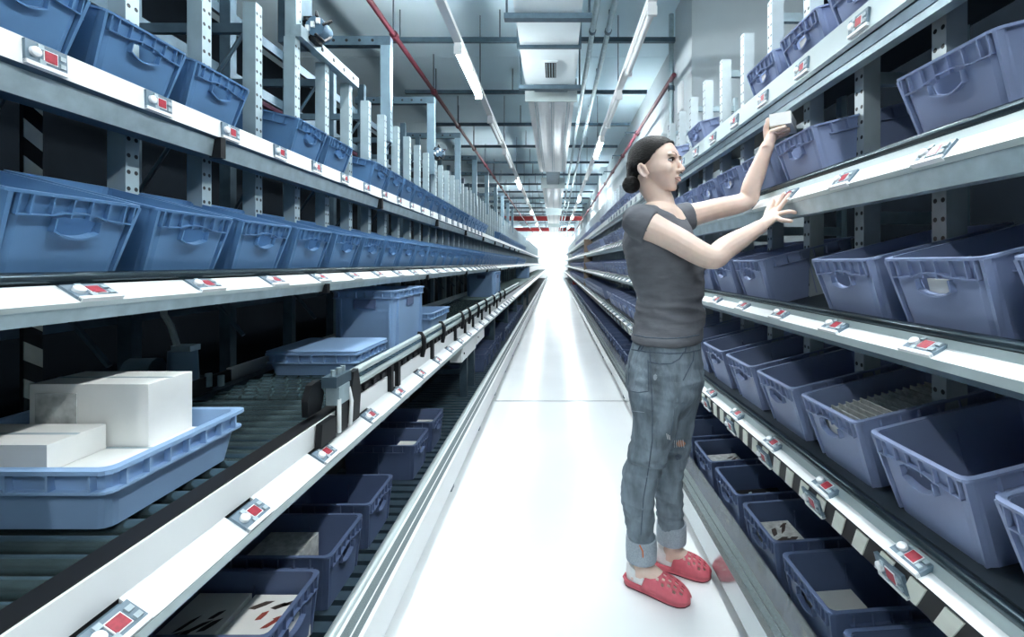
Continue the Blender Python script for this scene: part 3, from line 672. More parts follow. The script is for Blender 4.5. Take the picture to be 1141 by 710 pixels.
# stop gate at the start of the guide rails
SG = thing('stop_gate', 'black and steel stop gate mechanism at the start of the guide rails', 'mechanism', (-0.735, 1.5, 0.70))
def plate(mb, x, pts, th): 
    n = len(pts); mb.loft([[(x, y, z) for y, z in pts], [(x+th, y, z) for y, z in pts]]); return mb
plate(MB(), 0.004, [(-0.08, -0.055), (0.02, -0.055), (0.02, 0.015), (-0.07, 0.015)], 0.02).build('front_block', M_black, SG)
plate(MB(), -0.05, [(-0.05, 0.03), (0.03, 0.03), (0.05, 0.08), (0.02, 0.13), (-0.03, 0.125), (-0.055, 0.08)], 0.02).build('guard_plate', M_black, SG)
plate(MB(), 0.006, [(0.13, -0.05), (0.20, -0.05), (0.215, 0.05), (0.19, 0.13), (0.155, 0.125), (0.13, 0.05)], 0.018).build('guard_plate', M_black, SG)
plate(MB(), 0.006, [(0.05, -0.055), (0.11, -0.055), (0.11, 0.04), (0.05, 0.04)], 0.016).build('actuator_block', M_black, SG)
MB().box((-0.02, 0.04, 0.04), (0.024, 0.12, 0.10)).build('cylinder_block', M_zinc, SG)
MB().box((-0.03, 0.03, 0.10), (0.02, 0.14, 0.135)).build('clamp_block', M_zincd, SG)
for y in (0.05, 0.09, 0.12): MB().tube([(0.0, y, 0.13), (0.0, y, 0.155)], 0.009, 8).build('bolt', M_zinc, SG)
MB().tube([(0.022, 0.045, -0.05), (0.022, 0.045, 0.06)], 0.007, 8).build('rod', M_white, SG)
MB().tube([(0.026, 0.12, -0.05), (0.028, 0.125, 0.03), (0.02, 0.12, 0.08)], 0.007, 8).build('rod', M_white, SG)
# drive motor with cable tube at the back of the conveyor
DM = thing('drive_motor', 'blue grey drive motor behind the conveyor rollers', 'motor', (-1.37, 1.74, 0.72))
MB().box((-0.05, -0.06, 0), (0.05, 0.06, 0.06)).build('foot', M_black, DM)
MB().tube([(0.0, -0.02, 0.06), (0.0, -0.02, 0.17)], [0.05, 0.045], 12).build('body', M_motor, DM, True)
MB().tube([(-0.06, -0.06, 0.10), (-0.15, -0.07, 0.10)], 0.05, 12).build('gearbox', M_zincd, DM, True)
MB().box((-0.02, -0.05, 0.17), (0.05, 0.0, 0.19)).build('terminal_lid', M_zinc, DM)
MB().tube([(0.05, 0.04, 0.02), (0.05, 0.04, 0.07)], 0.012, 8).build('plug', M_zinc, DM)
MB().tube([(0.09, 0.05, 0.02), (0.09, 0.05, 0.06)], 0.012, 8).build('plug', M_zinc, DM)
MB().tube([(-0.02, -0.02, 0.18), (-0.045, -0.02, 0.26), (-0.07, -0.02, 0.30), (-0.078, -0.02, 0.40)], 0.011, 7).build('conduit', M_tubel, DM, True)

# totes riding on the conveyor
def tote(name, lb, x0, x1, y0, y1, z0, h, m, lid=False, handle=True):
    t = thing(name, lb, 'tote', (-(x0+x1)/2, (y0+y1)/2, z0))
    hx, hy = (x1-x0)/2, (y1-y0)/2; tk = 0.005
    R = lambda a, b, z, r=0.02: rrect(-a, a, b, z, r)
    mb = MB(); mb.loft([R(hx-0.03, hy-0.03, 0), R(hx-0.018, hy-0.018, h-0.05), R(hx-0.014, hy-0.014, h), R(hx-0.014-tk, hy-0.014-tk, h), R(hx-0.03-tk, hy-0.03-tk, 0.012)])
    mb.build('shell', m, t)
    rm = MB()
    rm.loft([R(hx-0.013, hy-0.013, h-0.008), R(hx, hy, h-0.008), R(hx, hy, h), R(hx-0.013, hy-0.013, h), R(hx-0.013, hy-0.013, h-0.008)], cap=False)
    rm.loft([R(hx-0.017, hy-0.017, h-0.045), R(hx-0.004, hy-0.004, h-0.045), R(hx-0.004, hy-0.004, h-0.040), R(hx-0.017, hy-0.017, h-0.040), R(hx-0.017, hy-0.017, h-0.045)], cap=False)
    rm.build('rim', m, t)
    n = 6
    rbx = MB().box((-0.002, -0.0075, -0.016), (0.002, 0.0075, 0.016)).mesh('rib', m); rby = MB().box((-0.0075, -0.002, -0.016), (0.0075, 0.002, 0.016)).mesh('rib', m)
    for k in range(n+1):
        a = -1+2*k/n
        for s in (-1, 1):
            inst('rib', rbx, t, (a*(hx-0.04), s*(hy-0.0105), h-0.024)); inst('rib', rby, t, (s*(hx-0.0105), a*(hy-0.04), h-0.024))
    if h > 0.2:
        for s in (-1, 1):
            for q in (-1, 1):
                MB().box((s*(hx-0.05)-0.004, q*(hy-0.03), 0.01), (s*(hx-0.05)+0.004, q*(hy-0.008), h-0.04)).build('corner_rib', m, t)
                MB().box((q*(hx-0.03), s*(hy-0.05)-0.004, 0.01), (q*(hx-0.008), s*(hy-0.05)+0.004, h-0.04)).build('corner_rib', m, t)
    if handle:
        hm = MB()
        hm.box((-0.06, -hy+0.006, h-0.10), (0.06, -hy+0.028, h-0.05)); hm.build('hand_hole', M_binD, t)
        for s in (-1,): MB().box((hx-0.028, -0.06, h-0.10), (hx-0.012, 0.06, h-0.052)).build('hand_hole', M_binD, t)
    if lid:
        lm = MB(); lm.loft([R(hx-0.004, hy-0.004, h), R(hx-0.002, hy-0.002, h+0.010), R(hx-0.02, hy-0.02, h+0.014)]); lm.build('lid', m, t)
    return t
TZ = 0.7155
tote('flat_tote', 'shallow blue tote carrying white boxes, nearest on the conveyor', 0.80, 1.34, 0.838, 1.216, TZ, 0.12, M_tote, handle=False)
tote('flat_tote', 'shallow lidded blue tote behind the nearest tote on the conveyor', 0.857, 1.268, 2.03, 2.41, TZ, 0.10, M_tote, lid=True, handle=False)
tote('tall_tote', 'tall pale blue tote with handle, larger one on the conveyor', 0.86, 1.228, 2.555, 3.10, TZ, 0.345, M_tote)
tote('flat_tote', 'shallow blue tote right behind the larger tall tote', 0.86, 1.25, 3.30, 3.85, TZ, 0.14, M_tote, handle=False)
tote('tall_tote', 'smaller looking tall blue tote farther along the conveyor', 0.86, 1.30, 6.85, 7.5, TZ, 0.37, M_tote)
tote('tall_tote', 'tiny tall blue tote far down the conveyor', 0.86, 1.30, 15.5, 16.1, TZ, 0.36, M_tote)
def carton(name, lb, x0, x1, y0, y1, z0, z1):
    t = thing(name, lb, 'box', ((x0+x1)/2*-1, (y0+y1)/2, z0)); hx, hy, h = (x1-x0)/2, (y1-y0)/2, z1-z0
    mb = MB(); mb.box((-hx, -hy, 0), (hx, hy, h)); mb.build('carton', M_paper, t)
    MB().box((-hx, -0.004, h), (hx, 0.004, h+0.001)).build('tape_seam', M_key, t)
    MB().box((-hx*0.9, -hy-0.0015, h*0.3), (-hx*0.2, -hy, h*0.85)).build('printed_label', M_print, t)
    return t
carton('paper_bundle', 'low white packet lying flat across the nearest tote', 0.87, 1.30, 0.90, 1.17, TZ+0.014, TZ+0.085)
carton('white_carton', 'long white carton lying in front in the nearest tote', 0.99, 1.31, 0.91, 1.03, TZ+0.0865, TZ+0.14)
carton('white_carton', 'tall white carton stacked highest in the nearest tote', 0.905, 1.17, 1.04, 1.165, TZ+0.0865, TZ+0.225)

# ------------------------------------------------------------------ kick rails at the floor
def kick(side, prof, strips, tube, label, feet):
    t = thing('kick_rail', label, 'floor rail')
    MB().prism([(side*x, z) for x, z in prof], YN, YF).build('side_panel', M_white if side < 0 else mat('satin_aluminium', (0.55, 0.60, 0.61), 0.18, 0.75, 0.05, 3), t)
    for a, b, z in strips: MB().prism([(side*a, z), (side*b, z), (side*b, z+0.002), (side*a, z+0.002)], YN, YF).build('anti_slip_strip', M_strip, t)
    if tube: MB().tube([(side*tube[0], YN, tube[1]), (side*tube[0], YF, tube[1])], tube[2], 16).build('round_edge', M_tubel, t, True)
    for y in feet: MB().box((side*(prof[0][0]+0.01), y-0.03, 0), (side*(prof[0][0]+0.07), y+0.03, 0.042)).build('foot', M_zincd, t)
kick(-1, [(0.535, 0.04), (0.535, 0.168), (0.61, 0.168), (0.61, 0.04)], [(0.548, 0.566, 0.168), (0.572, 0.598, 0.168)], (0.627, 0.150, 0.024),
     'long white kick rail with grey anti-slip strips on the left floor', [2.5+0.9*k for k in range(12)])
kick(1, [(0.608, 0.04), (0.608, 0.143), (0.75, 0.143), (0.75, 0.04)], [(0.630, 0.652, 0.143), (0.658, 0.682, 0.143)], None,
     'long aluminium kick rail beside the woman on the right floor', [2.4+0.9*k for k in range(12)])
for side, lb in ((-1, 'left'), (1, 'right')):      # tiny foot clips on the aisle side
    pass
RT = thing('roller_track', 'slatted roller track under the lowest left bins', 'track')
for k in range(150): MB().box((-1.2, 0.9+k*0.07, 0.03), (-0.66, 0.9+k*0.07+0.045, 0.055)).build('slat', M_zincd, RT)
MB().box((-1.22, 0.8, 0.0), (-1.17, 12, 0.03)).build('track_beam', M_zincd, RT); MB().box((-0.70, 0.8, 0.0), (-0.655, 12, 0.03)).build('track_beam', M_zincd, RT)

# ------------------------------------------------------------------ things lying in the bins
def at_bin(key, i): 
    o = PLACED[(key, i)]; return o.location[:], o.rotation_euler[:]
def stack(key, i, lb, x0, x1, y0, y1, z, h, m=M_paper, prints=0, cols=(M_ink,), n=4, name='paper_stack', cat='paper'):
    loc, rot = at_bin(key, i); t = thing(name, lb, cat, loc, rot)
    for k in range(n):
        a = random.uniform(-0.003, 0.003); b = random.uniform(-0.003, 0.003)
        MB().box((x0+a, y0+b, z+h*k/n), (x1+a, y1+b, z+h*(k+1)/n-0.0006)).build('sheet', m, t)
    for k in range(prints):
        cx = random.uniform(x0+0.03, x1-0.03); cy = random.uniform(y0+0.025, y1-0.025); an = random.uniform(0.3, 1.1); L = random.uniform(0.020, 0.042)
        d = Vector((math.cos(an), math.sin(an), 0)); p = Vector((-d.y, d.x, 0))*random.uniform(0.006, 0.013)
        c = Vector((cx, cy, z+h+0.0002))
        c0 = [c-d*L, c-d*L*0.4+p*0.6, c+d*L*0.5+p, c+d*L, c+d*L*0.6-p*0.4, c-d*L*0.3-p*0.8]
        MB().loft([c0, [q+Vector((0, 0, 0.0006)) for q in c0]]).build('printed_figure', cols[k % len(cols)], t)
    return t
def cards(key, i, lb, n=14, z=0.10):
    loc, rot = at_bin(key, i); t = thing('card_file', lb, 'cards', loc, rot)
    for k in range(n):
        x = 0.03+k*0.022
        MB().box((x, -0.075, 0.007), (x+0.004, 0.06, z)).build('card', M_print, t)
    MB().box((0.03, 0.062, 0.007), (0.03+n*0.022, 0.066, z-0.01)).build('divider', M_paper, t)
stack('L1', 0, 'white printed leaflets with red brown figures in the nearest lowest left bin', 0.02, 0.19, -0.105, 0.1, 0.007, 0.125, M_paper, 6, (M_inkr, M_ink))
stack('L1', 0, 'printed leaflets in the shade at the back of the nearest lowest left bin', 0.2, 0.36, -0.105, 0.1, 0.007, 0.13, M_paper, 6, (M_ink,))
stack('L1', 1, 'grey ribbed tray in the second lowest left bin', 0.16, 0.34, -0.10, 0.10, 0.007, 0.13, M_print, 0, n=3, name='ribbed_tray', cat='tray')
for k, nm in ((3, 'fourth'), (4, 'fifth')):
    stack('L1', k, 'white packet lying in the %s lowest left bin' % nm, 0.03, 0.15, -0.07, 0.09, 0.007, 0.13, M_paper, 2, (M_print,), n=2, name='paper_packet', cat='packet')
stack('R1', 0, 'printed booklet with dark picture in the nearest lowest right bin', 0.05, 0.2, -0.1, 0.06, 0.007, 0.07, M_print, 5, (M_ink, M_paper))
stack('R1', 0, 'black pouch beside the booklet in the nearest lowest right bin', 0.22, 0.33, -0.09, 0.09, 0.007, 0.05, M_black, 0, n=1, name='black_pouch', cat='pouch')
stack('R1', 1, 'white folded cartons in the second lowest right bin', 0.03, 0.13, -0.1, -0.01, 0.007, 0.09, M_paper, 1, (M_print,), n=2, name='folded_carton', cat='carton')
stack('R1', 1, 'white slip box leaning in the second lowest right bin', 0.05, 0.2, 0.02, 0.1, 0.007, 0.075, M_paper, 0, n=1, name='slip_box', cat='box')
stack('R1', 2, 'pale packs with black print in the third lowest right bin', 0.03, 0.16, -0.1, 0.1, 0.007, 0.12, M_print, 7, (M_ink,), n=3)
stack('R1', 3, 'dark cases in the fourth lowest right bin', 0.03, 0.25, -0.09, 0.05, 0.007, 0.11, M_black, 3, (M_zinc,), n=3, name='dark_case', cat='case')
for k in range(4, 10):
    stack('R1', k, 'printed packs in the %s lowest right bin' % ORD[k], 0.03, 0.2, -0.09, 0.08, 0.007, random.uniform(0.07, 0.13), (M_print, M_paper)[k % 2], 3, (M_ink,), n=2)
cards('R2', 2, 'row of filed grey cards in the third bin of the second right shelf', 15, 0.165)
stack('R2', 1, 'white printed sheet inside the nearest large bin on the right', 0.28, 0.30, -0.11, -0.01, 0.007, 0.13, M_paper, 0, n=1, name='upright_sheet', cat='paper')
for k in range(4, 9):
    stack('R2', k, 'pale packs in the %s bin of the second right shelf' % ORD[k], 0.05, 0.3, -0.09, 0.09, 0.007, random.uniform(0.08, 0.15), (M_print, M_paper)[k % 2], 3, (M_ink,), n=2)
# small far items on the right
tag(MB().box((0.80, 20.6, 0.15), (0.97, 20.9, 0.42)).build('red_container', M_redb), 'small red container far down the right rack', 'container')
for i, (y, z0, z1) in enumerate(((12.4, 1.02, 1.42), (12.4, 0.62, 1.0), (12.4, 1.5, 1.85))):
    tag(MB().box((0.78, y, z0), (1.0, y+0.03, z1)).build('cardboard_panel', M_brown), 'brown cardboard panel standing on the right rack, %s one' % ('middle', 'lowest', 'highest')[i], 'cardboard')
# ------------------------------------------------------------------ the woman
def skinmat():
    m = mat('skin', (0.74, 0.55, 0.46), 0.5, 0, 0.05, 30, bump=0.02, bscale=200)
    b = m.node_tree.nodes['Principled BSDF']
    b.inputs['Subsurface Weight'].default_value = 0.12; b.inputs['Subsurface Radius'].default_value = (0.02, 0.008, 0.004); b.inputs['Subsurface Scale'].default_value = 0.3
    return m
M_skin = skinmat()
M_hair = mat('dark_hair', (0.007, 0.006, 0.006), 0.55, 0, 0.3, 60, bump=0.6, bscale=70, stretch=(1, 1, 6), spec=0.2)
M_shirt = mat('grey_jersey', (0.125, 0.13, 0.145), 0.9, 0, 0.14, 12, bump=0.35, bscale=16, stretch=(1, 1, 2.6), spec=0.2)
def denimmat():
    m = mat('washed_denim', (0.165, 0.205, 0.24), 0.85, 0, 0.38, 16, bump=0.7, bscale=40, stretch=(1.4, 1.4, 0.5), spec=0.2)
    return m
M_denim = denimmat()
M_cuff = mat('denim_inside', (0.32, 0.37, 0.42), 0.9, 0, 0.15, 200, bump=0.2, bscale=300)
M_seam = mat('denim_seam', (0.07, 0.095, 0.13), 0.9, 0, 0.2, 100)
M_shoe = mat('coral_red_rubber', (0.60, 0.115, 0.15), 0.5, 0, 0.08, 40)
M_sole = mat('dark_sole', (0.05, 0.012, 0.02), 0.6, 0, 0.1, 40)
M_sock = mat('white_sock', (0.78, 0.78, 0.78), 0.9, 0, 0.05, 80, bump=0.2, bscale=300)
M_lip = mat('lips', (0.50, 0.26, 0.23), 0.5, 0, 0.05, 60)
M_eyew = mat('eye_white', (0.48, 0.46, 0.45), 0.25, 0, 0)
M_iris = mat('eye_dark', (0.03, 0.025, 0.02), 0.2, 0, 0)
M_brow = mat('brow_hair', (0.05, 0.03, 0.025), 0.8, 0, 0)
M_tat = mat('tattoo_ink', (0.12, 0.13, 0.14), 0.6, 0, 0.2, 200)

def norm2(x, y): v = Vector((x, y, 0)); return v.normalized()
def left_of(F): return Vector((-F.y, F.x, 0))
UP = Vector((0, 0, 1))
def ering(c, A, B, n=28): return [Vector(c)+A*math.cos(2*PI*k/n)+B*math.sin(2*PI*k/n) for k in range(n)]
def spline(pts, rs, sub=5):
    P_ = [Vector(p) for p in pts]; out = []; ro = []
    for i in range(len(P_)-1):
        p0, p1, p2, p3 = P_[max(i-1,0)], P_[i], P_[i+1], P_[min(i+2,len(P_)-1)]
        for k in range(sub):
            t = k/sub
            q = 0.5*((2*p1)+(p2-p0)*t+(2*p0-5*p1+4*p2-p3)*t*t+(3*p1-p0-3*p2+p3)*t**3)
            out.append(q); s = t*t*(3-2*t); ro.append(rs[i]*(1-s)+rs[i+1]*s)
    out.append(P_[-1]); ro.append(rs[-1]); return out, ro
def limb(mb, pts, rs, n=16, sub=5, ends=True):
    p, r = spline(pts, rs, sub); mb.tube(p, r, n)
    if ends: mb.ball(p[0], r[0]*0.99, n=14, m=10); mb.ball(p[-1], r[-1]*0.99, n=14, m=10)
def solid(mb, name, m, voxel, it=4, parent=None, fn=None):
    me = bpy.data.meshes.new('tmp'); me.from_pydata(mb.v, [], mb.f)
    bm = bmesh.new(); bm.from_mesh(me); bmesh.ops.triangulate(bm, faces=[f for f in bm.faces if len(f.verts) > 4]); bmesh.ops.recalc_face_normals(bm, faces=bm.faces); bm.to_mesh(me); bm.free()
    o = bpy.data.objects.new('tmp', me); COL.objects.link(o)
    rm = o.modifiers.new('r', 'REMESH'); rm.mode = 'VOXEL'; rm.voxel_size = voxel
    if it: sm = o.modifiers.new('s', 'SMOOTH'); sm.iterations = it; sm.factor = 0.5
    dg = bpy.context.evaluated_depsgraph_get(); dg.update()
    r = bpy.data.meshes.new_from_object(o.evaluated_get(dg)); r.name = name
    bpy.data.objects.remove(o); bpy.data.meshes.remove(me)
    if fn:
        nn = [v.normal.copy() for v in r.vertices]; cc = [v.co.copy() for v in r.vertices]; flat = []
        for c_, n_ in zip(cc, nn): flat += list(fn(c_, n_))
        r.vertices.foreach_set('co', flat)
    r.materials.clear(); r.materials.append(m)
    r.polygons.foreach_set('use_smooth', [True]*len(r.polygons)); r.update()
    return inst(name, r, parent)
Fc = norm2(0.80, -0.60); Lc = left_of(Fc)           # chest facing and her left
Fh = norm2(0.90, -0.43); Lh = left_of(Fh)           # hips
RS = Vector((0.315, 1.625, 1.345)); LS = Vector((0.509, 1.885, 1.392))
RE = pix(791, 287, 1.55); RW = pix(847, 253, 1.635)
LE = pix(831, 224, 1.925); LW = pix(855, 163, 1.86)
# ---- head frame
HC = pix(731, 184.0, 1.75)
pit = math.radians(1); Fd = norm2(0.83, -0.56)
HF = (Fd*math.cos(pit)+UP*math.sin(pit)).normalized(); HL = left_of(Fd); HU = HF.cross(HL).normalized()
if HU.z < 0: HU = -HU
def H(x, y, z): return HC+HF*x+HL*y+HU*z
fr = (HF, HL, HU)
body = MB()
body.ball(H(-0.012, 0, 0.026), 0.093, 0.073, 0.080, 24, 16, fr)
secs = [(0.082, 0.042, -0.05, 0.044), (0.065, 0.067, -0.05, 0.056), (0.042, 0.0815, -0.05, 0.062), (0.022, 0.0860, -0.05, 0.065), (0.004, 0.0770, -0.045, 0.066), (-0.016, 0.0815, -0.04, 0.066),
        (-0.036, 0.083, -0.035, 0.062), (-0.055, 0.0825, -0.020, 0.051), (-0.074, 0.079, -0.004, 0.040), (-0.090, 0.075, 0.012, 0.029), (-0.100, 0.066, 0.026, 0.018)]
rings = []
for z, xf, xb, hw in secs:
    n = 28; rr = []
    for k in range(n):
        a = 2*PI*k/n; c, s = math.cos(a), math.sin(a)
        ex = 0.82 if c > 0 else 1.0
        cx = (xf+xb)/2; hx = (xf-xb)/2
        rr.append(H(cx+hx*math.copysign(abs(c)**ex, c), hw*math.copysign(abs(s)**0.9, s), z))
    rings.append(rr)
body.loft(rings[::-1])
for s in (-1, 1):                                   # cheeks, brow, nose wings, ears
    body.ball(H(0.050, s*0.036, -0.026), 0.030, 0.024, 0.028, 12, 8, fr)
    body.ball(H(0.0745, s*0.030, 0.022), 0.013, 0.026, 0.009, 12, 8, fr)
    body.ball(H(0.090, s*0.010, -0.034), 0.011, 0.008, 0.008, 10, 8, fr)
    ear = MB()
    ep = [H(-0.002, s*0.070, -0.046), H(-0.008, s*0.076, -0.030), H(-0.024, s*0.083, -0.008), H(-0.034, s*0.084, -0.016), H(-0.032, s*0.080, -0.034), H(-0.018, s*0.074, -0.052), H(-0.006, s*0.072, -0.054)]
    p, r = spline(ep, [0.006, 0.005, 0.0055, 0.0055, 0.005, 0.006, 0.007], 3); body.tube(p, r, 8)
    body.ball(H(-0.020, s*0.073, -0.030), 0.017, 0.005, 0.024, 10, 8, fr)
body.tube([H(0.077, 0, 0.020), H(0.0845, 0, 0.0), H(0.0935, 0, -0.016), H(0.1005, 0, -0.027), H(0.098, 0, -0.033)], [0.009, 0.0075, 0.008, 0.0098, 0.009], 10)
body.ball(H(0.101, 0, -0.029), 0.010, 0.010, 0.009, 10, 8, fr)
body.ball(H(0.083, 0, -0.056), 0.0085, 0.020, 0.006, 10, 8, fr)
body.ball(H(0.081, 0, -0.067), 0.0085, 0.017, 0.006, 10, 8, fr)
body.ball(H(0.063, 0, -0.091), 0.016, 0.020, 0.014, 12, 8, fr)
# ---- neck and upper chest
NB = Vector((0.400, 1.757, 1.40))
p, r = spline([H(-0.028, 0, 0.0), H(-0.030, 0, -0.060), NB+UP*0.045, NB-UP*0.02], [0.052, 0.046, 0.048, 0.060]); body.tube(p, r, 20)
body.loft([ering(NB+UP*0.035-Fc*0.005, Fc*0.052, Lc*0.060), ering(NB+UP*0.008+Fc*0.004, Fc*0.068, Lc*0.098), ering(NB-UP*0.03+Fc*0.012, Fc*0.080, Lc*0.120), ering(NB-UP*0.12+Fc*0.012, Fc*0.07, Lc*0.11)][::-1])
# hidden trunk and legs, inside the clothes
body.loft([ering((0.422, 1.74, 0.80), Fh*0.08, Lh*0.11), ering((0.43, 1.745, 1.02), Fh*0.08, Lc*0.10), ering((0.41, 1.75, 1.25), Fc*0.08, Lc*0.11), ering((0.41, 1.755, 1.33), Fc*0.06, Lc*0.10)])
# ---- arms
limb(body, [RS, RS.lerp(RE, 0.45)+Vector((0, 0, 0.002)), RE, RE.lerp(RW, 0.3), RW], [0.053, 0.0455, 0.040, 0.0395, 0.0255])
limb(body, [LS, LS.lerp(LE, 0.5), LE, LE.lerp(LW, 0.3), LW], [0.050, 0.043, 0.039, 0.038, 0.0255])
# ---- right hand resting on the rail
def finger(pts, r0, r1): 
    n = len(pts); limb(body, pts, [r0+(r1-r0)*k/(n-1) for k in range(n)], 10, 3)
k_i, k_m, k_r, k_p = pix(863.5, 232, 1.690), pix(867, 234, 1.668), pix(868.5, 238.5, 1.648), pix(867, 243.5, 1.630)
palm = [RW, RW.lerp((k_i+k_p)/2, 0.5), (k_i+k_p)/2]
wdir = (k_p-k_i).normalized(); ldir = (palm[2]-RW).normalized(); ndir = wdir.cross(ldir).normalized()
body.loft([ering(RW-ldir*0.01, wdir*0.027, ndir*0.021, 18), ering(palm[1], wdir*0.035, ndir*0.018, 18), ering(palm[2], wdir*0.038, ndir*0.0135, 18), ering(palm[2]+ldir*0.008, wdir*0.030, ndir*0.009, 18)])
finger([k_i, pix(868, 225, 1.690), pix(872, 219, 1.684), pix(873.5, 216.5, 1.68)], 0.0098, 0.0075)
finger([k_m, pix(873, 226, 1.660), pix(878, 219.5, 1.655), pix(880, 216.5, 1.652)], 0.0098, 0.0075)
finger([k_r, pix(876, 236.5, 1.630), pix(882, 236.0, 1.622), pix(886, 237, 1.616)], 0.0095, 0.0072)
finger([k_p, pix(872, 245.5, 1.612), pix(878, 246, 1.604), pix(881.5, 246.5, 1.60)], 0.0092, 0.0072)
finger([pix(853, 246, 1.655), pix(855.5, 236, 1.675), pix(859, 228, 1.69), pix(861.5, 223.5, 1.70)], 0.0125, 0.0085)
# ---- left hand under the carton
bx_w = Vector((0.79, -0.61, 0.0))*0.078; bx_d = Vector((0.065, 0.085, -0.015)); bx_h = Vector((-0.002, 0.0, 0.048))
BXC = pix(881.8, 137, 1.80)                        # near lower right corner of the carton
A0 = BXC-bx_w                                      # near lower left corner
up_b = bx_h.normalized(); dn = bx_d.normalized(); wn = bx_w.normalized()
lp = A0+bx_w*0.02+bx_d*0.30-up_b*0.026
ld = (lp-LW).normalized()
body.loft([ering(LW-ld*0.01, dn*0.026, wn*0.022, 18), ering(LW.lerp(lp, 0.55), dn*0.034, wn*0.021, 18), ering(lp, dn*0.036, wn*0.018, 18), ering(lp+ld*0.012, dn*0.028, wn*0.012, 18)])
for k, (f, L) in enumerate(((0.02, 0.050), (0.25, 0.058), (0.48, 0.055), (0.70, 0.046))):
    b0 = A0+bx_d*f-up_b*0.020+bx_w*0.05
    finger([b0, b0+wn*L*0.5-up_b*0.001+up_b*0.006, b0+wn*L*0.85+up_b*0.009, b0+wn*L+up_b*0.010], 0.0098, 0.0078)
finger([lp-wn*0.012-ld*0.02, A0-wn*0.018+bx_d*0.15, A0-wn*0.010+bx_d*0.10+up_b*0.018, A0-wn*0.0085+bx_d*0.12+up_b*0.034], 0.0125, 0.0085)
# ---- lower legs and feet
feet = [(Vector((0.268, 1.778, 0)), Vector((0.480, 1.652, 0)), pix(715, 632, 1.745)), (Vector((0.402, 1.872, 0)), Vector((0.600, 1.790, 0)), pix(748.5, 613, 1.845))]
knees = [pix(724, 496, 1.68), pix(750, 496, 1.80)]; hips = [pix(729, 430, 1.67), pix(757, 430, 1.795)]
for (h, t, an), kn, hp_ in zip(feet, knees, hips):
    d = (t-h).normalized(); L = (t-h).length
    limb(body, [hp_, kn, kn.lerp(an, 0.5), an+UP*0.03, an-UP*0.01], [0.036, 0.018, 0.016, 0.030, 0.034])
    limb(body, [an-UP*0.015, h+d*0.045+UP*0.042], [0.034, 0.029])
    limb(body, [an+d*0.01, h+d*L*0.45+UP*0.062, h+d*L*0.68+UP*0.044, h+d*(L*0.88)+UP*0.032], [0.034, 0.031, 0.027, 0.015])
    limb(body, [h+d*0.045+UP*0.040, h+d*L*0.6+UP*0.036], [0.027, 0.026])
person = solid(body, 'person', M_skin, 0.0034, 3)
tag(person, 'woman in grey t-shirt, jeans and red clogs reaching into the right rack', 'person')
def bvh_of(o): return BVHTree.FromPolygons([o.matrix_world @ v.co for v in o.data.vertices], [tuple(p.vertices) for p in o.data.polygons])
bv_body = bvh_of(person)
EYEP = Vector((0, 0, EYE))
def hit(bv, u, v, off=0.0):
    d = (pix(u, v, 1.0)-EYEP).normalized(); q = bv.ray_cast(EYEP, d, 6)
    if q[0] is None: return None
    n = q[1] if q[1].dot(d) < 0 else -q[1]
    return q[0]+n*off
def on_line(bv, pts, r, name, m, parent, off=0.0005, sub=4, n=6):
    out = []
    for (a, b), (c, d) in zip(pts[:-1], pts[1:]):
        for k in range(sub): out.append((a+(c-a)*k/sub, b+(d-b)*k/sub))
    out.append(pts[-1]); P_ = [hit(bv, u, v, off) for u, v in out]; P_ = [p for p in P_ if p is not None]
    if len(P_) > 1: return MB().tube(P_, r, n).build(name, m, parent, True)
def patch(bv, poly, name, m, parent, off=0.0015):
    cu = sum(p[0] for p in poly)/len(poly); cv = sum(p[1] for p in poly)/len(poly)
    top = []; 
    for f in (1.0, 0.5): 
        ring_ = [hit(bv, cu+(u-cu)*f, cv+(v-cv)*f, off) for u, v in poly]
        if any(p is None for p in ring_): return None
        top.append(ring_)
    c = hit(bv, cu, cv, off)
    if c is None: return None
    n = len(poly); vs = top[0]+top[1]+[c]; back = [hit(bv, u, v, -0.001) for u, v in poly]
    fs = [(k, (k+1)%n, n+(k+1)%n, n+k) for k in range(n)]+[(n+k, n+(k+1)%n, 2*n) for k in range(n)]
    vs += back; fs += [(k, 2*n+1+k, 2*n+1+(k+1)%n, (k+1)%n) for k in range(n)]
    return MB().add(vs, fs).build(name, m, parent, True)
# ---- face details
for s in (-1, 1):
    e = MB().ball(H(0.0620, s*0.0325, 0.0030), 0.0138, 0.0155, 0.0100, 14, 10, fr).build('eye', M_eyew, person, True)
    MB().ball(H(0.0725, s*0.0305, 0.0036), 0.0050, 0.0066, 0.0066, 12, 8, fr).build('iris', M_iris, e, True)
    lid = [H(0.0730, s*0.0165, 0.003), H(0.0785, s*0.025, 0.0098), H(0.0760, s*0.036, 0.0104), H(0.0660, s*0.0475, 0.0050)]
    p, r = spline(lid, [0.0014, 0.0027, 0.0030, 0.0018], 3); MB().tube(p, r, 6).build('eyelash', M_brow, person, True)
    lid = [H(0.0730, s*0.0175, -0.001), H(0.0755, s*0.026, -0.0062), H(0.0725, s*0.036, -0.0058), H(0.0650, s*0.0460, 0.000)]
    p, r = spline(lid, [0.0008, 0.0014, 0.0014, 0.0008], 3); MB().tube(p, r, 6).build('lower_lash', M_lip, person, True)
    br = [H(0.0850, s*0.013, 0.0215), H(0.0845, s*0.025, 0.0240), H(0.0770, s*0.038, 0.0235), H(0.0650, s*0.050, 0.0180)]
    p, r = spline(br, [0.0014, 0.0019, 0.0016, 0.0007], 5)
    p = [(lambda q: q[0]+q[1]*0.0002)(bv_body.find_nearest(a_)) for a_ in p]; MB().tube(p, r, 6).build('eyebrow', M_brow, person, True)
    MB().ball(H(0.0965, s*0.007, -0.0410), 0.004, 0.0032, 0.002, 8, 6, fr).build('nostril', M_brow, person)
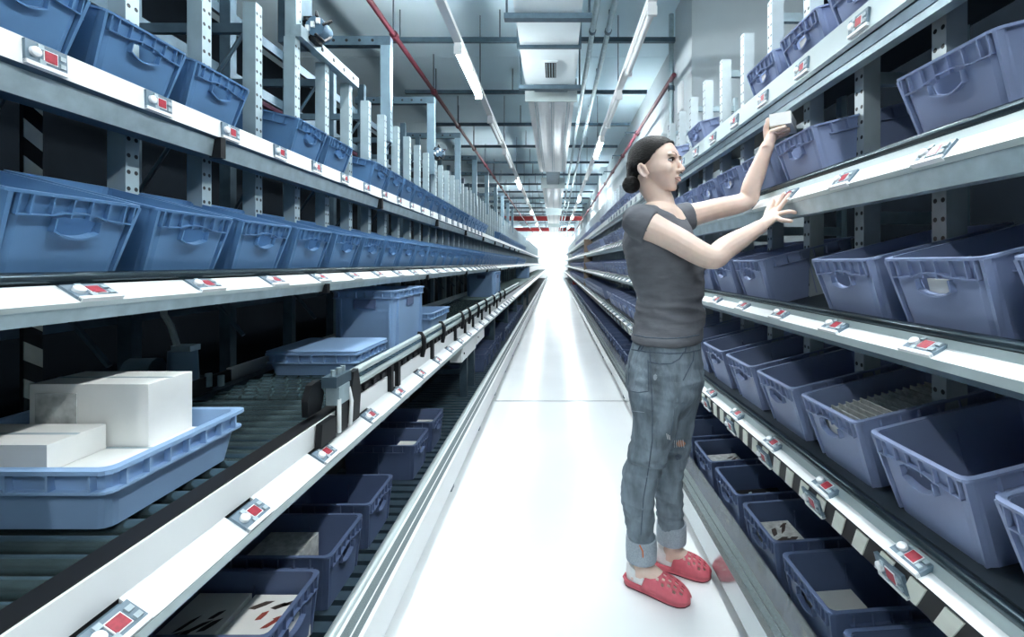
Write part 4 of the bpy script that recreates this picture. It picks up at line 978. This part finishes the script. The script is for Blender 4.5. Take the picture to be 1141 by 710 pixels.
lp_ = [H(0.079, -0.021, -0.0615), H(0.0895, -0.009, -0.0575), H(0.0920, 0, -0.0588), H(0.0895, 0.009, -0.0575), H(0.079, 0.021, -0.0615)]
p, r = spline(lp_, [0.0010, 0.0024, 0.0024, 0.0024, 0.0010], 3); MB().tube(p, r, 8).build('upper_lip', M_lip, person, True)
lp_ = [H(0.079, -0.019, -0.0630), H(0.0878, -0.009, -0.0672), H(0.0898, 0, -0.0680), H(0.0878, 0.009, -0.0672), H(0.079, 0.019, -0.0630)]
p, r = spline(lp_, [0.0012, 0.0032, 0.0036, 0.0032, 0.0012], 3); MB().tube(p, r, 8).build('lower_lip', M_lip, person, True)
# ---- hair: pulled back cap with a low bun
def hair_keep(c):
    q = c-HC; x, y, z = q.dot(HF), q.dot(HL), q.dot(HU)
    zz = max(0.0, min(1.0, z/0.085))
    if z > 0.0: lim = 0.006+0.074*zz**1.1
    else: lim = 0.004+max(-0.022, z)*1.5
    lim -= 0.0
    return x, lim, z
hb_ = MB(); hb_.ball(H(-0.013, 0, 0.026), 0.0985, 0.079, 0.086, 40, 30, fr)
hb_.tube(*spline([H(-0.06, 0, 0.0), H(-0.075, 0, -0.04), H(-0.085, 0, -0.07)], [0.06, 0.045, 0.03]), 20)
hobj = solid(hb_, 'hair', M_hair, 0.0034, 4, person)
bm = bmesh.new(); bm.from_mesh(hobj.data)
dl = [v for v in bm.verts if (lambda t: t[0] > t[1])(hair_keep(v.co))]
bmesh.ops.delete(bm, geom=dl, context='VERTS')
for _ in range(14): bmesh.ops.smooth_vert(bm, verts=[v for v in bm.verts if v.is_boundary], factor=0.5, use_axis_x=True, use_axis_y=True, use_axis_z=True)
bm.to_mesh(hobj.data); bm.free()
sd = hobj.modifiers.new('thick', 'SOLIDIFY'); sd.thickness = 0.006; sd.offset = -1
bn = MB(); bc = pix(703.5, 206, 1.765)
bn.ball(bc, 0.036, 0.030, 0.033, 24, 16, fr)
for k in range(6):
    a = k*PI/3; bn.ball(bc+HF*0.016*math.cos(a)+HU*0.016*math.sin(a)-HL*0.006, 0.018, 0.024, 0.018, 12, 8, fr)
solid(bn, 'hair_bun', M_hair, 0.004, 2, person)
# ---- t-shirt
def tors(v, c, hw, y, b, F, L):
    m = y/FPX; ce_ = pix(c, v, y); ax = Vector((0.973, -0.23, 0)); fa, la = abs(F.dot(ax)), abs(L.dot(ax))
    a = math.sqrt(max((hw*m)**2-(la*b)**2, 0.0025))/fa
    return ering(ce_, F*a, L*b, 32)
sh = MB()
sh.loft([tors(380, 742.5, 39, 1.735, 0.166, Fh, Lh), tors(373, 743.8, 38.8, 1.735, 0.163, Fh, Lh), tors(362, 745.5, 38.5, 1.74, 0.150, Fh, Lh), tors(345, 746.5, 37, 1.742, 0.138, Fc, Lc), tors(329, 747, 36, 1.745, 0.137, Fc, Lc),
         tors(314, 744, 39.5, 1.75, 0.143, Fc, Lc), tors(301, 741.5, 42, 1.75, 0.150, Fc, Lc), tors(287, 738, 41.5, 1.75, 0.155, Fc, Lc), tors(270, 734, 40, 1.752, 0.160, Fc, Lc),
         tors(254, 733.5, 36, 1.755, 0.158, Fc, Lc), tors(243, 735, 29, 1.757, 0.138, Fc, Lc), tors(235, 736, 21, 1.757, 0.105, Fc, Lc)])
for s_, j, e_ in ((1, RS, RE), (-1, LS, LE)):
    ax = (e_-j).normalized()
    inn = NB+(j-NB)*0.42+UP*0.0
    limb(sh, [inn+UP*0.004, j+UP*0.003-ax*(0.030 if s_ > 0 else 0.015), j+ax*(0.0 if s_ > 0 else 0.02), j+ax*(0.020 if s_ > 0 else 0.045)], [0.042, 0.058, 0.0625 if s_ > 0 else 0.059, 0.062 if s_ > 0 else 0.058], 18, 5, False)
for s_ in (-1, 1):                                  # bust
    c_ = pix(750, 294, 1.74)+Lc*(s_*0.068)+Fc*0.025
    sh.ball(c_, 0.075, 0.066, 0.066, 16, 12, (Fc, Lc, UP))
from mathutils import noise as NZ
def ridge(v): return 1-2*abs(NZ.noise(v))
def folds(co, n):
    z = co.z; s = co.dot(Lc); f = co.dot(Fc)
    w = math.exp(-((z-1.03)/0.075)**2); w2 = math.exp(-((z-1.20)/0.09)**2)
    d = 0.0105*w*(ridge(Vector((s*5, f*5, z*26+f*4)))-0.5)+0.003*w*NZ.noise(Vector((s*9, f*9, z*60)))
    d += 0.0075*w2*(ridge(Vector((s*8, (f+z)*7, (z-f*0.6)*16)))-0.5)
    d += 0.003*NZ.noise(Vector((s*14, f*14, z*22)))
    return co+n*d
shirt = solid(sh, 't_shirt', M_shirt, 0.005, 14, person, folds)
bv_sh = bvh_of(shirt)
# hem, sleeve edge and neck band
on_line(bv_sh, [(706.5, 373), (720, 376), (742, 377.5), (765, 376), (779, 373)], 0.0022, 'hem_stitch', M_seam, person, 0.0, 8)
# ---- jeans
je = MB()
je.loft([tors(462, 740, 24, 1.735, 0.10, Fh, Lh), tors(448, 739.5, 34, 1.735, 0.142, Fh, Lh), tors(434, 740, 41, 1.73, 0.168, Fh, Lh), tors(420, 740, 42.5, 1.73, 0.172, Fh, Lh), tors(405, 740.5, 41, 1.73, 0.168, Fh, Lh), tors(390, 741.5, 38.5, 1.733, 0.160, Fh, Lh), tors(379, 743, 37, 1.735, 0.156, Fh, Lh), tors(372, 743.5, 34, 1.735, 0.15, Fh, Lh)][::-1])
def leg(rows):
    pts = []; rs = []
    for v, c, hw, y in rows: pts.append(pix(c, v, y)); rs.append(hw*y/FPX)
    p, r = spline(pts, rs, 4); je.tube(p, r, 22); return p, r
legR = leg([(425, 728, 29, 1.67), (442, 729.5, 29, 1.655), (469, 730, 25, 1.655), (496, 724, 22, 1.67), (523, 715.5, 20.5, 1.695), (551, 711, 19, 1.71), (575, 712.5, 16, 1.725), (600, 714.3, 14.8, 1.737), (612, 714.5, 14.6, 1.74)])
legL = leg([(425, 755, 25, 1.81), (442, 755, 24.5, 1.825), (469, 752.5, 20.5, 1.83), (499, 750, 18.0, 1.83), (525, 745, 16, 1.83), (551, 744.8, 15.8, 1.835), (580, 747, 14.4, 1.845), (594, 748, 14.2, 1.85)])
def denim_folds(co, n):
    z = co.z; d = 0.0018*NZ.noise(co*22)
    for z0, w, A, q in ((0.50, 0.065, 0.0130, 34), (0.30, 0.14, 0.0085, 26), (0.79, 0.07, 0.0095, 28), (0.22, 0.04, 0.004, 40), (0.64, 0.07, 0.003, 20)):
        d += A*math.exp(-((z-z0)/w)**2)*(ridge(Vector((co.x*6, co.y*6+z0*7, z*q+co.x*6)))-0.55)
    return co+n*d
jeans = solid(je, 'jeans', M_denim, 0.0048, 12, person, denim_folds)
bv_je = bvh_of(jeans)
def cuff(p, v0, v1, c0, hw, y, name):
    a, b = pix(c0, v0, y), pix(c0, v1, y); rr = hw*y/FPX; n = 24
    mb = MB(); R = lambda c, r: ering(c, Vector((r, 0, 0)), Vector((0, r, 0)), n)
    mb.loft([R(b, rr-0.006), R(b-UP*0.001, rr), R(b.lerp(a, 0.5), rr*1.03), R(a, rr), R(a+UP*0.001, rr-0.006), R(b, rr-0.006)], cap=False)
    return mb.build(name, M_cuff, person, True)
cR = cuff(None, 597.5, 621.5, 714.5, 16.8, 1.74, 'jeans_cuff'); cL = cuff(None, 582, 602, 748, 16.0, 1.85, 'jeans_cuff')
bv_c = bvh_of(cR)
on_line(bv_c, [(712.5, 598), (713, 608), (716, 614), (716.5, 621)], 0.0028, 'orange_tag', mat('orange_stitch', (0.55, 0.16, 0.06), 0.8), cR, 0.001, 3)
on_line(bv_je, [(702, 389), (720, 392), (745, 394), (764, 393), (780, 390)], 0.0022, 'waistband_seam', M_seam, jeans, 0.0008, 8)
on_line(bv_je, [(724, 390), (725, 408), (726, 430), (727, 460), (727, 490), (723, 520), (717, 555), (714, 596)], 0.0019, 'side_seam', M_seam, jeans, 0.0008, 8)
on_line(bv_je, [(702, 398), (699.5, 435), (711, 437.5), (723, 436), (722, 401)], 0.0017, 'pocket_seam', M_seam, jeans, 0.0003, 6)
on_line(bv_je, [(699.5, 457), (708, 458.5), (718, 459.5)], 0.0012, 'pocket_edge', M_cuff, jeans, 0.0003, 6)
on_line(bv_je, [(723, 403), (735, 405.5), (748, 405), (757, 400), (762, 392)], 0.0020, 'front_pocket_seam', M_seam, jeans, 0.0008, 6)
on_line(bv_je, [(773, 392), (772, 402), (767, 412), (761, 424)], 0.0018, 'fly_seam', M_seam, jeans, 0.0008, 6)
on_line(bv_je, [(752, 455), (748, 480), (744, 500)], 0.0012, 'inner_seam', M_seam, jeans, 0.0, 4)
for q in ((716, 382, 711, 391), (719, 382, 714, 391.5), (765, 384, 763, 393)): on_line(bv_je, [q[:2], q[2:]], 0.0028, 'belt_loop', M_seam, jeans, 0.001, 3)
patch(bv_je, [(753, 494), (756, 491), (761, 491), (764, 494), (762, 497), (756, 498)], 'knee_rip', mat('skin_shade', (0.42, 0.20, 0.13), 0.6), jeans)
for k in range(5): on_line(bv_je, [(751+k*2.4, 490.5-k*0.2), (751.5+k*2.6, 498.5)], 0.0009, 'frayed_thread', M_sock, jeans, 0.0025, 2)
for k in range(3): on_line(bv_je, [(742.5+k*1.6, 483+k), (743.5+k*1.5, 489+k*0.5)], 0.0009, 'frayed_thread', M_sock, jeans, 0.0015, 2)
patch(bv_je, [(728, 418.5), (730, 417), (732, 418), (732.4, 420.5), (731, 423.5), (729, 424), (727.8, 421.5)], 'worn_spot', mat('worn_denim', (0.24, 0.28, 0.31), 0.9), jeans, 0.0005)
patch(bv_je, [(752, 508), (756, 506), (760, 508), (758, 512), (754, 513)], 'knee_tear', M_seam, jeans, 0.0008)
# tattoo and necklace
for poly in ([(714.5, 250), (718, 248.5), (721.5, 251), (719, 254), (716, 253.5)], [(715.5, 255), (719, 254.5), (721, 257), (718, 261), (715.5, 259)]): patch(bv_body, poly, 'tattoo', M_tat, person, 0.0006)
# ---- clogs and socks
wprof = [(0, 0.010), (0.02, 0.020), (0.08, 0.028), (0.2, 0.0315), (0.4, 0.034), (0.6, 0.0405), (0.75, 0.044), (0.86, 0.041), (0.94, 0.031), (0.985, 0.016), (1.0, 0.006)]
def wat(u):
    for (a, wa), (b, wb) in zip(wprof[:-1], wprof[1:]):
        if u <= b: t = (u-a)/(b-a); return wa+(wb-wa)*t
    return wprof[-1][1]
for idx, (h, t_, an) in enumerate(feet):
    d = (t_-h).normalized(); sd_ = left_of(d); L = (t_-h).length
    def S(u, w, z): return h+d*(u*L)+sd_*w+UP*z
    us = [k/22 for k in range(23)]
    out = [S(u, wat(u), 0) for u in us]+[S(u, -wat(u), 0) for u in us[::-1]]
    lift = lambda ring_, z, f=1.0: [q+UP*z for q in ring_]
    shoe = MB().loft([lift(out, 0.005), lift(out, 0.016), lift(out, 0.020)]).build('clog', M_shoe, person)
    MB().loft([lift(out, 0.0005), lift(out, 0.005)]).build('outsole', M_sole, shoe)
    # perforated upper over the toes
    nu, na = 15, 17; g = []
    for i in range(nu):
        u = 0.40+0.595*i/(nu-1); w = wat(min(u, 0.99))*1.01
        hgt = 0.052*(1-((u-0.40)/0.6)**2.6)+0.012
        for j in range(na):
            a = PI*j/(na-1); back = -0.05*math.sin(a)*max(0, 1-i/4)*0.0+0.10*(1-math.sin(a))*max(0, 1-i/3)*-0.9
            g.append(S(u+back, w*math.cos(a), 0.016+hgt*math.sin(a)**0.8))
    fs = []
    for i in range(nu-1):
        for j in range(na-1):
            if 1 < i < nu-3 and 2 < j < na-4 and (i % 2 == 1) and (j % 2 == (i//2) % 2): continue
            fs.append((i*na+j, i*na+j+1, (i+1)*na+j+1, (i+1)*na+j))
    up_ = MB().add(g, fs).build('perforated_upper', M_shoe, shoe, True)
    s2 = up_.modifiers.new('thick', 'SOLIDIFY'); s2.thickness = 0.0035; s2.offset = 1
    # rim of the footbed around the heel
    MB().tube([S(u, wat(u)*0.98, 0.022) for u in us[12::-1]]+[S(u, -wat(u)*0.98, 0.022) for u in us[0:13]], 0.0055, 7).build('heel_rim', M_shoe, shoe, True)
    sk = MB(); rr = []
    for z, f0, f1, ww in ((0.022, 0.03, 0.55, 0.025), (0.045, 0.02, 0.52, 0.028), (0.062, 0.03, 0.46, 0.027), (0.070, 0.06, 0.40, 0.025)):
        tip = 0.016 if z > 0.05 else 0.0
        ring_ = []
        for k in range(20):
            a = 2*PI*k/20; uc = (f0+f1)/2; ru = (f1-f0)/2
            ring_.append(S(uc-ru*math.cos(a), ww*1.12*math.sin(a), z+tip*(math.cos(a))*0.9))
        rr.append(ring_)
    MB().loft(rr).build('sock', M_sock, person, True)
# ---- the small carton in her hand
ct = MB(); C0 = A0
vs = [C0, C0+bx_w, C0+bx_w+bx_d, C0+bx_d]; ct.add(vs+[q+bx_h for q in vs], [(0,3,2,1),(4,5,6,7),(0,1,5,4),(1,2,6,5),(2,3,7,6),(3,0,4,7)])
cb = thing('small_carton', 'small white carton held up in the hand of the woman', 'box', tuple(C0))
o = ct.build('carton', M_paper, cb); o.matrix_parent_inverse = Matrix.Translation(C0).inverted()
fl_ = MB(); q0 = C0+bx_w*1.001; fl_.add([q0+bx_h*0.30, q0+bx_d+bx_h*0.30, q0+bx_d+bx_h*0.33, q0+bx_h*0.33, q0+bx_h*0.30+wn*0.001, q0+bx_d+bx_h*0.30+wn*0.001, q0+bx_d+bx_h*0.33+wn*0.001, q0+bx_h*0.33+wn*0.001], [(0,3,2,1),(4,5,6,7),(0,1,5,4),(1,2,6,5),(2,3,7,6),(3,0,4,7)])
o = fl_.build('flap_line', M_key, cb); o.matrix_parent_inverse = Matrix.Translation(C0).inverted()
